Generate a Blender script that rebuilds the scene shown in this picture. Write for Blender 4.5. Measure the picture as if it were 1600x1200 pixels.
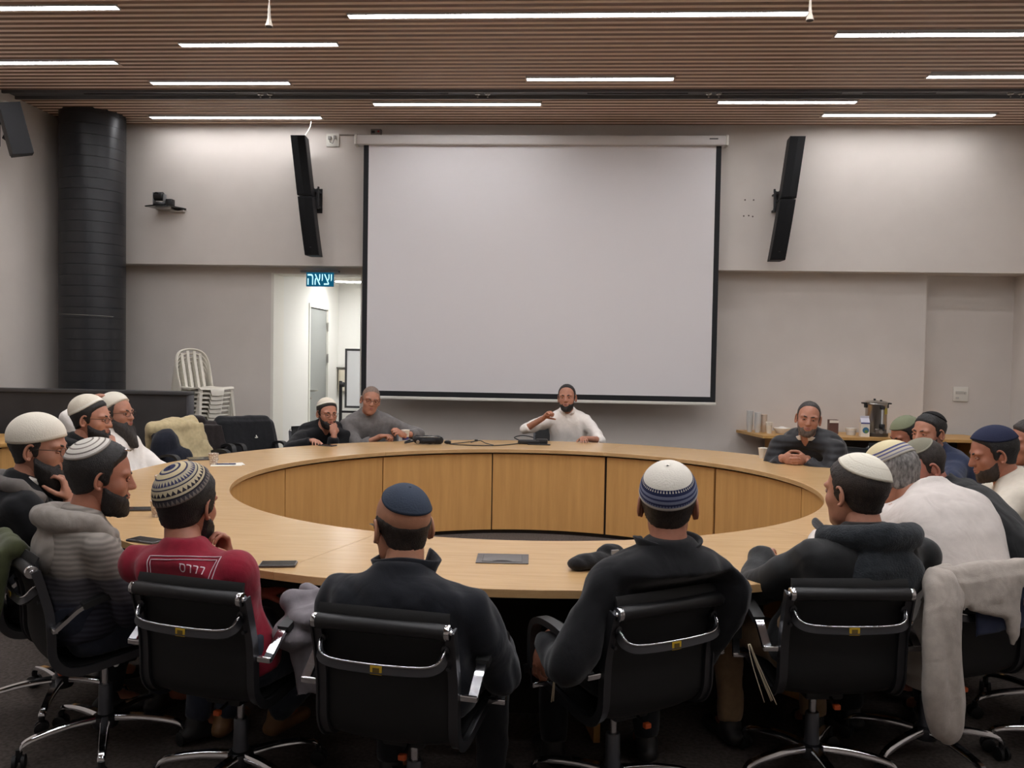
import bpy, bmesh, math, random
import numpy as np
from mathutils import Vector, Matrix
from mathutils.bvhtree import BVHTree

for _o in list(bpy.data.objects):
    bpy.data.objects.remove(_o)
SC = bpy.context.scene
COL = SC.collection
random.seed(7)
RNG = np.random.default_rng(11)

# ------------------------------------------------------------------ camera
CAM_POS = (0.0, 0.0, 1.55)
PITCH, ROLL, YAW, FPX = 0.0330616, 0.0168041, 0.058, 1340.0
def cam_dir(X, Y):
    c, s = math.cos(ROLL), math.sin(ROLL)
    X, Y = c * X - s * Y, s * X + c * Y
    return X, Y
def _basis(x, y, z):
    c, s = math.cos(ROLL), math.sin(ROLL)
    X, Y = c * x - s * y, s * x + c * y
    cp, sp = math.cos(PITCH), math.sin(PITCH)
    d = (X, cp * z + sp * Y, -sp * z + cp * Y)
    cy, sy = math.cos(YAW), math.sin(YAW)
    return Vector((cy * d[0] - sy * d[1], sy * d[0] + cy * d[1], d[2]))
_r, _u, _f = _basis(1, 0, 0), _basis(0, 1, 0), _basis(0, 0, 1)
cam_data = bpy.data.cameras.new('camera')
cam = bpy.data.objects.new('camera', cam_data)
COL.objects.link(cam)
cam.matrix_world = Matrix(((_r.x, _u.x, -_f.x, CAM_POS[0]), (_r.y, _u.y, -_f.y, CAM_POS[1]), (_r.z, _u.z, -_f.z, CAM_POS[2]), (0, 0, 0, 1)))
cam_data.sensor_fit = 'HORIZONTAL'
cam_data.sensor_width = 36.0
cam_data.lens = FPX / 1600.0 * 36.0
cam_data.clip_start = 0.05
SC.camera = cam

# ------------------------------------------------------------------ world, exposure
world = bpy.data.worlds.new('world')
SC.world = world
world.use_nodes = True
world.node_tree.nodes['Background'].inputs[0].default_value = (0.9, 0.92, 1.0, 1)
world.node_tree.nodes['Background'].inputs[1].default_value = 0.03
SC.view_settings.view_transform = 'Standard'
SC.view_settings.look = 'None'
SC.view_settings.gamma = 1.0
SC.view_settings.use_curve_mapping = False
SC.view_settings.exposure = 0.1
LAMP_STRENGTH = 30.0
CORRIDOR_STRENGTH = 60.0

# ------------------------------------------------------------------ materials
def lin(c):
    return tuple(((v / 255.0) / 12.92 if v / 255.0 <= 0.04045 else ((v / 255.0 + 0.055) / 1.055) ** 2.4) for v in c)
MATS = {}
def mat(name, rgb, rough=0.6, metal=0.0, noise=0.0, nscale=40.0, bump=0.0, bscale=200.0, stretch=(1, 1, 1), spec=0.5, sheen=0.0, rgb2=None, trans=0.0, coat=0.0):
    if name in MATS:
        return MATS[name]
    m = bpy.data.materials.new(name)
    m.use_nodes = True
    nt = m.node_tree
    b = nt.nodes['Principled BSDF']
    c = lin(rgb)
    b.inputs['Base Color'].default_value = (*c, 1)
    b.inputs['Roughness'].default_value = rough
    b.inputs['Metallic'].default_value = metal
    b.inputs['Specular IOR Level'].default_value = spec
    b.inputs['Sheen Weight'].default_value = sheen
    b.inputs['Transmission Weight'].default_value = trans
    b.inputs['Coat Weight'].default_value = coat
    if noise > 0 or bump > 0:
        tc = nt.nodes.new('ShaderNodeTexCoord')
        mp = nt.nodes.new('ShaderNodeMapping')
        mp.inputs['Scale'].default_value = stretch
        nt.links.new(tc.outputs['Object'], mp.inputs['Vector'])
    if noise > 0:
        n = nt.nodes.new('ShaderNodeTexNoise')
        n.inputs['Scale'].default_value = nscale
        n.inputs['Detail'].default_value = 5
        nt.links.new(mp.outputs['Vector'], n.inputs['Vector'])
        cr = nt.nodes.new('ShaderNodeValToRGB')
        c2 = lin(rgb2) if rgb2 else tuple(v * (1 - noise) for v in c)
        cr.color_ramp.elements[0].position = 0.35
        cr.color_ramp.elements[1].position = 0.65
        cr.color_ramp.elements[0].color = (*c2, 1)
        cr.color_ramp.elements[1].color = (*(c if rgb2 else tuple(min(1, v * (1 + noise * 0.4)) for v in c)), 1)
        nt.links.new(n.outputs['Fac'], cr.inputs['Fac'])
        nt.links.new(cr.outputs['Color'], b.inputs['Base Color'])
    if bump > 0:
        n2 = nt.nodes.new('ShaderNodeTexNoise')
        n2.inputs['Scale'].default_value = bscale
        n2.inputs['Detail'].default_value = 4
        nt.links.new(mp.outputs['Vector'], n2.inputs['Vector'])
        bp = nt.nodes.new('ShaderNodeBump')
        bp.inputs['Strength'].default_value = bump
        bp.inputs['Distance'].default_value = 0.004
        nt.links.new(n2.outputs['Fac'], bp.inputs['Height'])
        nt.links.new(bp.outputs['Normal'], b.inputs['Normal'])
    MATS[name] = m
    return m
def emit(name, rgb, strength):
    if name in MATS:
        return MATS[name]
    m = bpy.data.materials.new(name)
    m.use_nodes = True
    nt = m.node_tree
    nt.nodes.remove(nt.nodes['Principled BSDF'])
    e = nt.nodes.new('ShaderNodeEmission')
    e.inputs[0].default_value = (*lin(rgb), 1)
    e.inputs[1].default_value = strength
    nt.links.new(e.outputs[0], nt.nodes['Material Output'].inputs[0])
    MATS[name] = m
    return m

# ------------------------------------------------------------------ mesh builder
class MB:
    def __init__(self):
        self.v, self.f, self.m = [], [], []
    def add(self, vs, fs, mi=0):
        o = len(self.v)
        self.v.extend([tuple(map(float, p)) for p in vs])
        self.f.extend([tuple(int(i) + o for i in f) for f in fs])
        self.m.extend([mi] * len(fs))
        return self
    def box(self, x0, x1, y0, y1, z0, z1, mi=0, rot=None, piv=None):
        vs = [(x0, y0, z0), (x1, y0, z0), (x1, y1, z0), (x0, y1, z0), (x0, y0, z1), (x1, y0, z1), (x1, y1, z1), (x0, y1, z1)]
        if rot is not None:
            p = Vector(piv or (0, 0, 0))
            vs = [tuple(rot @ (Vector(q) - p) + p) for q in vs]
        return self.add(vs, [(0, 3, 2, 1), (4, 5, 6, 7), (0, 1, 5, 4), (1, 2, 6, 5), (2, 3, 7, 6), (3, 0, 4, 7)], mi)
    def bbox(self, x0, x1, y0, y1, z0, z1, b=0.005, mi=0, rot=None, piv=None):
        """box with chamfered edges"""
        cx, cy, cz = (x0 + x1) / 2, (y0 + y1) / 2, (z0 + z1) / 2
        hx, hy, hz = (x1 - x0) / 2, (y1 - y0) / 2, (z1 - z0) / 2
        b = min(b, hx * .9, hy * .9, hz * .9)
        bm = bmesh.new()
        bmesh.ops.create_cube(bm, size=2.0)
        for v in bm.verts:
            v.co = Vector((cx + v.co.x * hx, cy + v.co.y * hy, cz + v.co.z * hz))
        bmesh.ops.bevel(bm, geom=list(bm.edges), offset=b, segments=2, profile=0.5, affect='EDGES')
        if rot is not None:
            p = Vector(piv or (0, 0, 0))
            for v in bm.verts:
                v.co = rot @ (v.co - p) + p
        bm.verts.index_update()
        self.add([v.co for v in bm.verts], [[v.index for v in f.verts] for f in bm.faces], mi)
        bm.free()
        return self
    def rings(self, rings, mi=0, cap=True, closed=False):
        """loft rings with equal point counts"""
        n = len(rings[0])
        vs = [p for r in rings for p in r]
        fs = []
        k = len(rings)
        for i in range(k if closed else k - 1):
            a, b = i * n, ((i + 1) % k) * n
            for j in range(n):
                j2 = (j + 1) % n
                fs.append((a + j, a + j2, b + j2, b + j))
        if cap and not closed:
            fs.append(tuple(range(n))[::-1])
            fs.append(tuple((k - 1) * n + j for j in range(n)))
        return self.add(vs, fs, mi)
    def tube(self, pts, r, n=10, mi=0, cap=True, flat=None, up=None):
        """sweep circle (or ellipse/rect via flat=(a,b)) along pts; r scalar or list"""
        P = [Vector(p) for p in pts]
        rr = r if isinstance(r, (list, tuple)) else [r] * len(P)
        rings = []
        ref = Vector(up) if up else None
        prev = None
        for i, p in enumerate(P):
            t = (P[min(i + 1, len(P) - 1)] - P[max(i - 1, 0)])
            t = t.normalized() if t.length > 1e-9 else Vector((0, 0, 1))
            if ref is not None:
                a = ref - t * ref.dot(t)
                if a.length < 1e-4:
                    a = t.orthogonal()
            elif prev is None:
                a = t.orthogonal()
            else:
                a = prev - t * prev.dot(t)
            a.normalize()
            prev = a
            b = t.cross(a)
            ring = []
            for j in range(n):
                th = 2 * math.pi * (j + .5) / n
                if flat == 'rect':
                    pass
                ca, sa = math.cos(th), math.sin(th)
                if flat:
                    q = p + a * (flat[0] * rr[i] * ca) + b * (flat[1] * rr[i] * sa)
                else:
                    q = p + a * (rr[i] * ca) + b * (rr[i] * sa)
                ring.append(q)
            rings.append(ring)
        return self.rings(rings, mi, cap)
    def strip(self, pts, w, t, lateral, mi=0):
        """rectangular section bar: width w along `lateral`, thickness t"""
        P = [Vector(p) for p in pts]
        L = Vector(lateral).normalized()
        rings = []
        for i, p in enumerate(P):
            tg = (P[min(i + 1, len(P) - 1)] - P[max(i - 1, 0)]).normalized()
            nn = tg.cross(L).normalized()
            rings.append([p - L * w / 2 - nn * t / 2, p + L * w / 2 - nn * t / 2, p + L * w / 2 + nn * t / 2, p - L * w / 2 + nn * t / 2])
        return self.rings(rings, mi)
    def cyl(self, c, r, z0, z1, n=24, mi=0, r2=None):
        r2 = r if r2 is None else r2
        return self.rings([[(c[0] + a * math.cos(2 * math.pi * j / n), c[1] + a * math.sin(2 * math.pi * j / n), z) for j in range(n)] for a, z in ((r, z0), (r2, z1))], mi)
    def lathe(self, c, prof, n=24, mi=0, cap=True, axis='z', rot=None):
        rings = []
        for r, z in prof:
            ring = []
            for j in range(n):
                th = 2 * math.pi * j / n
                q = Vector((r * math.cos(th), r * math.sin(th), z))
                if axis == 'y':
                    q = Vector((q.x, q.z, -q.y))
                elif axis == 'x':
                    q = Vector((q.z, q.x, q.y))
                if rot is not None:
                    q = rot @ q
                ring.append(q + Vector(c))
            rings.append(ring)
        return self.rings(rings, mi, cap)
    def ball(self, c, r, n=12, k=8, mi=0, rot=None):
        rx, ry, rz = (r, r, r) if not isinstance(r, (tuple, list)) else r
        rings = []
        for i in range(1, k):
            ph = math.pi * i / k
            ring = []
            for j in range(n):
                th = 2 * math.pi * j / n
                q = Vector((rx * math.sin(ph) * math.cos(th), ry * math.sin(ph) * math.sin(th), -rz * math.cos(ph)))
                if rot is not None:
                    q = rot @ q
                ring.append(q + Vector(c))
            rings.append(ring)
        return self.rings(rings, mi, True)
    def build(self, name, mats, parent=None, smooth=None, loc=None, rotz=0.0):
        return mesh_obj(name, self.v, self.f, self.m, mats, parent, smooth, loc, rotz)

def mesh_obj(name, v, f, mi, mats, parent=None, smooth=None, loc=None, rotz=0.0):
    me = bpy.data.meshes.new(name)
    me.from_pydata(list(map(tuple, v)), [], [tuple(q) for q in f])
    if not isinstance(mats, (list, tuple)):
        mats = [mats]
    for m in mats:
        me.materials.append(m)
    if mi is not None and len(mats) > 1:
        me.polygons.foreach_set('material_index', np.array(mi, dtype=np.int32))
    me.update()
    if smooth:
        me.polygons.foreach_set('use_smooth', np.ones(len(me.polygons), dtype=bool))
        if smooth is not True:
            me.set_sharp_from_angle(angle=math.radians(smooth))
    o = bpy.data.objects.new(name, me)
    COL.objects.link(o)
    if parent is not None:
        o.parent = parent
    if loc is not None:
        o.location = loc
    o.rotation_euler[2] = rotz
    return o

def thing(name, label, cat, loc=(0, 0, 0), rotz=0.0, group=None):
    o = bpy.data.objects.new(name, None)
    COL.objects.link(o)
    o.empty_display_size = 0.1
    o.location = loc
    o.rotation_euler = (0, 0, rotz)
    return tag(o, label, cat, group)
def tag(o, label, cat, group=None):
    o['label'] = label
    o['category'] = cat
    if group:
        o['group'] = group
    return o
def struct(o, label=None):
    o['kind'] = 'structure'
    if label:
        o['label'] = label
    return o
def copy_tree(o, parent=None):
    c = o.copy()
    COL.objects.link(c)
    c.parent = parent
    for ch in list(o.children):
        copy_tree(ch, c)
    return c
def dup(root, loc, rotz, label, group=None):
    r = copy_tree(root)
    r.location = loc
    r.rotation_euler = (0, 0, rotz)
    r['label'] = label
    if group:
        r['group'] = group
    return r
def D2R(a):
    return a * math.pi / 180.0
# ------------------------------------------------------------------ palette
M_WALL = mat('white_wall_paint', (210, 202, 194), 0.85, noise=0.03, nscale=3.0)
M_WALL_COR = mat('corridor_white_paint', (226, 224, 218), 0.85)
M_CARPET = mat('charcoal_carpet', (92, 84, 79), 0.95, noise=0.35, nscale=60, bump=0.6, bscale=350, spec=0.15)
M_DARKVOID = mat('ceiling_void_black', (20, 18, 17), 0.95)
M_GREYMETAL = mat('grey_channel_metal', (104, 104, 106), 0.5, 0.3)
M_BLACKCOL = mat('black_column_paint', (36, 37, 40), 0.38, noise=0.15, nscale=6)
M_WHITEPLASTIC = mat('white_plastic', (222, 218, 208), 0.45)
M_BLACKPLASTIC = mat('black_plastic', (26, 26, 28), 0.5, bump=0.1, bscale=500)
M_CHROME = mat('polished_chrome', (215, 215, 218), 0.12, 1.0)
M_STEEL = mat('brushed_steel', (178, 174, 168), 0.28, 1.0)
M_DARKREVEAL = mat('dark_reveal', (30, 20, 14), 0.8)

def wood(name, rgb, rgb2, rough, stretch, scale=6.0, spec=0.5, knots=False, coat=0.0, vary=0.0):
    if name in MATS:
        return MATS[name]
    m = bpy.data.materials.new(name)
    m.use_nodes = True
    nt = m.node_tree
    b = nt.nodes['Principled BSDF']
    b.inputs['Roughness'].default_value = rough
    b.inputs['Specular IOR Level'].default_value = spec
    b.inputs['Coat Weight'].default_value = coat
    tc = nt.nodes.new('ShaderNodeTexCoord')
    mp = nt.nodes.new('ShaderNodeMapping')
    mp.inputs['Scale'].default_value = stretch
    oi = nt.nodes.new('ShaderNodeObjectInfo')
    va = nt.nodes.new('ShaderNodeVectorMath')
    va.operation = 'ADD'
    ml = nt.nodes.new('ShaderNodeMath')
    ml.operation = 'MULTIPLY'
    ml.inputs[1].default_value = 37.0
    nt.links.new(oi.outputs['Random'], ml.inputs[0])
    nt.links.new(tc.outputs['Object'], va.inputs[0])
    nt.links.new(ml.outputs[0], va.inputs[1])
    nt.links.new(va.outputs[0], mp.inputs['Vector'])
    n = nt.nodes.new('ShaderNodeTexNoise')
    n.inputs['Scale'].default_value = scale
    n.inputs['Detail'].default_value = 6
    n.inputs['Roughness'].default_value = 0.62
    nt.links.new(mp.outputs[0], n.inputs['Vector'])
    cr = nt.nodes.new('ShaderNodeValToRGB')
    cr.color_ramp.elements[0].position = 0.3
    cr.color_ramp.elements[1].position = 0.72
    cr.color_ramp.elements[0].color = (*lin(rgb2), 1)
    cr.color_ramp.elements[1].color = (*lin(rgb), 1)
    nt.links.new(n.outputs['Fac'], cr.inputs['Fac'])
    out = cr.outputs['Color']
    if knots:
        vo = nt.nodes.new('ShaderNodeTexVoronoi')
        vo.inputs['Scale'].default_value = 1.0
        mp2 = nt.nodes.new('ShaderNodeMapping')
        mp2.inputs['Scale'].default_value = (2.2, 14, 14)
        nt.links.new(va.outputs[0], mp2.inputs['Vector'])
        nt.links.new(mp2.outputs[0], vo.inputs['Vector'])
        r2 = nt.nodes.new('ShaderNodeValToRGB')
        r2.color_ramp.elements[0].position = 0.03
        r2.color_ramp.elements[0].color = (0.25, 0.22, 0.2, 1)
        r2.color_ramp.elements[1].position = 0.13
        r2.color_ramp.elements[1].color = (1, 1, 1, 1)
        nt.links.new(vo.outputs['Distance'], r2.inputs['Fac'])
        mx = nt.nodes.new('ShaderNodeMixRGB')
        mx.blend_type = 'MULTIPLY'
        mx.inputs[0].default_value = 1
        nt.links.new(out, mx.inputs[1])
        nt.links.new(r2.outputs['Color'], mx.inputs[2])
        out = mx.outputs[0]
    if vary:
        hs = nt.nodes.new('ShaderNodeHueSaturation')
        mr = nt.nodes.new('ShaderNodeMapRange')
        mr.inputs['To Min'].default_value = 1 - vary
        mr.inputs['To Max'].default_value = 1 + vary
        nt.links.new(oi.outputs['Random'], mr.inputs['Value'])
        nt.links.new(mr.outputs[0], hs.inputs['Value'])
        nt.links.new(out, hs.inputs['Color'])
        out = hs.outputs['Color']
    nt.links.new(out, b.inputs['Base Color'])
    MATS[name] = m
    return m
M_SLAT = wood('brown_slat_face', (144, 110, 86), (112, 84, 64), 0.6, (1.5, 25, 25), 3.0, knots=True, vary=0.12)
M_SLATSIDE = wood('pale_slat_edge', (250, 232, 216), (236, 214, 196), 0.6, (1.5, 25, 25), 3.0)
M_TOP = wood('maple_tabletop', (207, 170, 122), (191, 153, 105), 0.24, (1.2, 14, 3), 3.0, spec=0.5)
M_TOPEDGE = wood('maple_edge_band', (206, 168, 118), (190, 150, 100), 0.45, (4, 4, 20), 3.0)
M_PANEL = wood('maple_panel', (216, 166, 102), (200, 150, 88), 0.38, (9, 9, 0.7), 2.2, vary=0.06)
M_DESK = wood('desk_maple', (205, 160, 95), (186, 140, 80), 0.4, (2, 9, 9), 3.0)

# ------------------------------------------------------------------ shell
ZC = 4.176
XL, XR, YF = -5.80, 5.20, -3.2
YU, YL, YR = 9.85, 10.08, 10.26
SOF = 2.555
o = MB().box(XL - .3, XR + .3, YF, 10.45, -0.12, 0.0).box(-3.6, -1.2, 10.45, 13.4, -0.12, 0.0).build('floor', M_CARPET)
struct(o, 'dark charcoal carpet floor')
w = MB()
w.box(XL - .25, XR + .25, YU, 10.45, SOF, 4.6)                      # projecting upper wall
w.box(XL - .25, -3.482, YL, 10.45, 0, SOF)
w.box(-2.385, 4.14, YL, 10.45, 0, SOF)
w.box(4.14, XR + .25, YR, 10.45, 0, SOF)
w.box(-3.482, -2.385, YL, 10.45, 2.49, SOF)
wb = struct(w.build('wall_back', M_WALL), 'white back wall with projecting upper band')
struct(MB().box(XL - .25, XL, YF, YU, 0, 4.6).build('wall_left', M_WALL))
struct(MB().box(XR, XR + .25, YF, 10.26, 0, 4.6).build('wall_right', M_WALL))
struct(MB().box(XL - .25, XR + .25, YF - .25, YF, 0, 4.6).build('wall_front', M_WALL))
# small drill holes left in the wall beside the right loudspeaker
hb = MB()
for px, pz in ((2.02, 3.345), (2.115, 3.345), (2.01, 3.165), (2.065, 3.17), (2.11, 3.16)):
    hb.lathe((px, YU - .0015, pz), [(0.009, 0), (0.009, 0.003)], 10, axis='y')
hb.build('drill_mark', mat('drill_hole', (95, 85, 78), 0.9), wb)

# corridor behind the door opening
cw = MB()
cw.box(-3.70, -3.45, 10.45, 11.53, 0, 2.75).box(-3.70, -3.45, 12.45, 13.2, 0, 2.75).box(-3.70, -3.45, 11.53, 12.45, 2.19, 2.75)
struct(cw.build('wall_corridor_left', M_WALL_COR))
struct(MB().box(-3.70, -1.0, 13.05, 13.2, 0, 2.75).build('wall_corridor_back', M_WALL_COR))
struct(MB().box(-1.25, -1.0, 10.45, 13.05, 0, 2.75).build('wall_corridor_right', M_WALL_COR))
struct(MB().box(-3.70, -1.0, 10.45, 13.2, 2.60, 2.75).build('ceiling_corridor', M_WALL_COR))
rv = MB().box(-3.482, -3.45, YL - .002, 10.452, 0, 2.49).box(-2.40, -2.385, YL - .002, 10.452, 0, 2.49).box(-3.45, -2.40, YL - .002, 10.452, 2.478, 2.49)
struct(rv.build('trim_doorway', mat('doorway_trim', (226, 222, 212), 0.7)))
M_GREYDOOR = mat('grey_door_leaf', (142, 144, 140), 0.5)
d = struct(MB().bbox(-3.50, -3.462, 11.56, 12.42, 0.01, 2.16, 0.004).build('door_1', M_GREYDOOR))
fr = MB().box(-3.47, -3.437, 11.50, 11.55, 0, 2.22).box(-3.47, -3.437, 12.43, 12.48, 0, 2.22).box(-3.47, -3.437, 11.55, 12.43, 2.17, 2.22)
fr.build('frame', mat('door_frame_white', (222, 220, 210), 0.5), d)
for zz in (1.86, 1.40, 0.35):
    MB().cyl((-3.44, 12.425), 0.013, zz, zz + .13, 10).build('hinge', M_STEEL, d)
hd = MB().tube([(-3.46, 11.63, 1.02), (-3.40, 11.63, 1.02), (-3.395, 11.64, 1.02), (-3.395, 11.77, 1.02)], 0.011, 8)
hd.cyl((-3.455, 11.63), 0.02, 0.90, 0.93, 12)
hd.build('handle', M_STEEL, d, 40)
# corridor lamp
cl = thing('corridor_lamp', 'long white light strip on the corridor ceiling beyond the doorway', 'lamp', (-2.6, 12.0, 2.6))
MB().box(-.62, .62, -.07, .07, -.045, 0).build('housing', M_WHITEPLASTIC, cl)
MB().box(-.61, .61, -.06, .06, -.052, -.046).build('diffuser', emit('corridor_glow', (250, 251, 252), CORRIDOR_STRENGTH), cl)

cl2 = bpy.data.objects.new('unseen_strip_light', None)  # unseen strip added to brighten the doorway end of the corridor
COL.objects.link(cl2)
cl2.location = (-1.9, 10.95, 2.6)
cl2.parent = bpy.data.objects['ceiling_corridor']
MB().box(-.5, .5, -.06, .06, -.045, 0).build('housing', M_WHITEPLASTIC, cl2)
MB().box(-.49, .49, -.05, .05, -.052, -.046).build('diffuser', MATS['corridor_glow'], cl2)

# ------------------------------------------------------------------ ceiling
ceil = struct(MB().box(XL - .25, XR + .25, YF - .25, 10.45, 4.30, 4.6).build('ceiling', M_DARKVOID))
LAMPS = [  # x0, x1, y, label
    (-5.35, -3.46, 6.50, 'white strip light at the left end of the row nearest the camera'),
    (-1.72, 1.81, 6.70, 'longest white strip light, in front of the ceiling above the table'),
    (-3.34, -1.96, 7.30, 'short white strip light left of the longest one and one row deeper'),
    (-5.45, -4.13, 7.73, 'white strip light running into the left wall, second from the camera'),
    (2.15, 4.35, 7.14, 'white strip light at the right, nearest the camera on that side'),
    (-0.39, 1.00, 8.23, 'short white strip light just before the grey channel, above the screen middle'),
    (-4.10, -2.71, 8.33, 'short white strip light just before the grey channel, left of the screen'),
    (3.30, 4.90, 8.18, 'white strip light just before the grey channel at the far right'),
    (-2.04, -0.27, 9.04, 'white strip light behind the grey channel above the screen left half'),
    (1.54, 2.93, 8.97, 'white strip light behind the grey channel above the right speaker'),
    (-4.71, -2.74, 9.55, 'white strip light closest to the back wall above the left speaker'),
    (2.73, 4.52, 9.44, 'white strip light closest to the back wall right of the right speaker'),
    (-3.6, -1.8, 5.55, None), (0.2, 2.2, 5.75, None), (3.0, 4.4, 5.35, None), (-1.6, 0.3, 4.75, None), (1.4, 2.9, 4.3, None), (-4.9, -3.4, 4.45, None), (-2.9, -1.1, 3.75, None), (0.0, 1.4, 3.3, None),
    (2.6, 4.6, 2.9, None), (-4.8, -2.9, 2.6, None), (-2.4, -0.7, 5.1, None), (1.0, 2.6, 5.0, None), (-4.4, -3.0, 3.3, None), (1.6, 3.2, 3.6, None), (-0.5, 1.3, 2.7, None), (2.4, 4.0, 6.2, None), (-3.6, -2.0, 6.05, None), (-1.2, 0.4, 5.95, None),  # from here on, unseen strips added to raise the fill light
    (-1.9, -0.1, 2.2, None), (0.9, 2.9, 1.7, None), (-3.6, -1.8, 1.2, None), (-0.8, 1.0, 0.7, None), (2.4, 4.2, 0.4, None), (0.4, 2.2, -0.8, None), (-4.6, -2.8, -0.9, None), (3.1, 4.7, 1.5, None), (-1.2, 0.6, 1.5, None), (0.9, 2.6, 0.0, None),
]
M_GLOW = emit('strip_light_glow', (253, 252, 255), LAMP_STRENGTH)
M_LAMPBOX = mat('lamp_aluminium', (205, 205, 205), 0.5)
for x0, x1, y, lab in LAMPS:
    if lab:
        t = thing('ceiling_light', lab, 'lamp', ((x0 + x1) / 2, y, ZC), 0, 'strip lights in the slatted ceiling')
    else:
        t = bpy.data.objects.new('unseen_strip_light', None)
        COL.objects.link(t)
        t.location = ((x0 + x1) / 2, y, ZC)
        t.parent = ceil
    h = (x1 - x0) / 2
    MB().box(-h, h, -.043, -.036, -.004, .09).box(-h, h, .036, .043, -.004, .09).box(-h, h, -.036, .036, .05, .09).box(-h, -h + .006, -.036, .036, -.004, .05).box(h - .006, h, -.036, .036, -.004, .05).build('housing', M_LAMPBOX, t)
    MB().box(-h + .006, h - .006, -.036, .036, .002, .01).build('diffuser', M_GLOW, t)
SW, PIT = 0.066, 0.1
slat_meshes = {}
def slat_piece(x0, x1, y):
    L = round(x1 - x0, 2)
    if L < .02:
        return
    if L not in slat_meshes:
        s = MB()
        hw = SW / 2
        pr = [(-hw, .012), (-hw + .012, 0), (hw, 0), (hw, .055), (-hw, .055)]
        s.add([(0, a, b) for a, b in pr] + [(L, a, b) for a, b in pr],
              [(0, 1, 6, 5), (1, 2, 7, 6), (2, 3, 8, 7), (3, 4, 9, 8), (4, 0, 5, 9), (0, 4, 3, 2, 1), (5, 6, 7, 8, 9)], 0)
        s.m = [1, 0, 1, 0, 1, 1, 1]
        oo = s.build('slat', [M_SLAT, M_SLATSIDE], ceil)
        slat_meshes[L] = oo.data
        oo.location = (x0, y, ZC)
        return
    oo = bpy.data.objects.new('slat', slat_meshes[L])
    COL.objects.link(oo)
    oo.parent = ceil
    oo.location = (x0, y, ZC)
ys = [9.80 - PIT * i for i in range(60)]
for y in ys:
    if 8.53 < y < 8.86 or y < 6.0:
        continue
    cuts = sorted([(l[0] - .01, l[1] + .01) for l in LAMPS if abs(l[2] - y) < .08])
    x = XL
    for a, b in cuts:
        if a > x:
            slat_piece(x, a, y)
        x = max(x, b)
    slat_piece(x, XR, y)
s = MB()
y = 5.95
while y > YF + .1:
    cuts = sorted([(l[0] - .01, l[1] + .01) for l in LAMPS if abs(l[2] - y) < .08])
    x = XL
    for a, b in cuts + [(XR, XR)]:
        if a > x:
            s.box(x, a, y - SW / 2, y + SW / 2, ZC, ZC + .055)
        x = max(x, b)
    y -= PIT
so = s.build('slat_field', M_SLAT, ceil)
so['kind'] = 'stuff'
# grey channel between the slat fields
ch = struct(MB().box(XL, XR, 8.575, 8.60, 4.16, 4.30).box(XL, XR, 8.79, 8.815, 4.16, 4.30).box(XL, XR, 8.60, 8.79, 4.19, 4.30).build('trim_1', M_GREYMETAL), 'grey metal channel crossing the slatted ceiling')
cd = MB()
for xa, xb in ((-5.0, -3.4), (-2.0, -1.2), (0.2, 1.2), (1.5, 2.7), (2.9, 3.6)):
    cd.box(xa, xb, 8.64, 8.66, 4.184, 4.191)
    cd.box(xa, xb, 8.70, 8.715, 4.184, 4.191)
cd.build('air_slot', mat('slot_black', (30, 30, 32), 0.6), ch)
def spot(x, lab):
    t = thing('sprinkler_head', lab, 'sprinkler', (x, 8.69, 4.19), 0, 'sprinkler heads in the grey channel')
    MB().lathe((-.05, 0, -.02), [(.03, .02), (.028, 0), (.016, -.006)], 14).lathe((.05, 0, -.02), [(.03, .02), (.028, 0), (.016, -.006)], 14).build('cup', M_STEEL, t, 40)
    MB().tube([(-.05, 0, -.026), (-.05, 0, -.05)], .008, 8).tube([(.05, 0, -.026), (.05, 0, -.05)], .008, 8).build('nozzle', M_STEEL, t)
spot(-3.08, 'twin chrome sprinkler head in the ceiling channel, leftmost pair')
spot(-0.85, 'twin chrome sprinkler head in the ceiling channel above the screen left half')
spot(1.45, 'twin chrome sprinkler head in the ceiling channel above the screen right edge')
spot(4.35, 'twin chrome sprinkler head in the ceiling channel at the far right')
# hanging microphones
MICZ = (3.86, 3.90)
M_MIC = mat('pendant_cream', (214, 204, 190), 0.5)
for x, y, z, lab in ((-2.12, 6.05, MICZ[0], 'white hanging microphone at the left, against the brown slats'), (1.66, 6.10, MICZ[1], 'white hanging microphone at the right end of the longest strip light')):
    t = thing('hanging_microphone', lab, 'microphone', (x, y, z), 0, 'hanging microphones')
    MB().tube([(0, 0, .14), (0, 0, ZC - z)], .003, 6).build('cable', M_MIC, t)
    MB().lathe((0, 0, 0), [(.008, .14), (.010, .08), (.013, .045), (.027, .0), (.029, -.006)], 14, cap=True).build('horn', M_MIC, t, 40)
    MB().lathe((0, 0, -.006), [(.024, -.003), (.024, .002)], 14).build('grille', mat('mic_grille', (70, 66, 64), .7), t)
    MB().lathe((0, 0, ZC - z - .012), [(.02, 0), (.02, .012)], 14).build('ceiling_plate', M_MIC, t)

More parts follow.
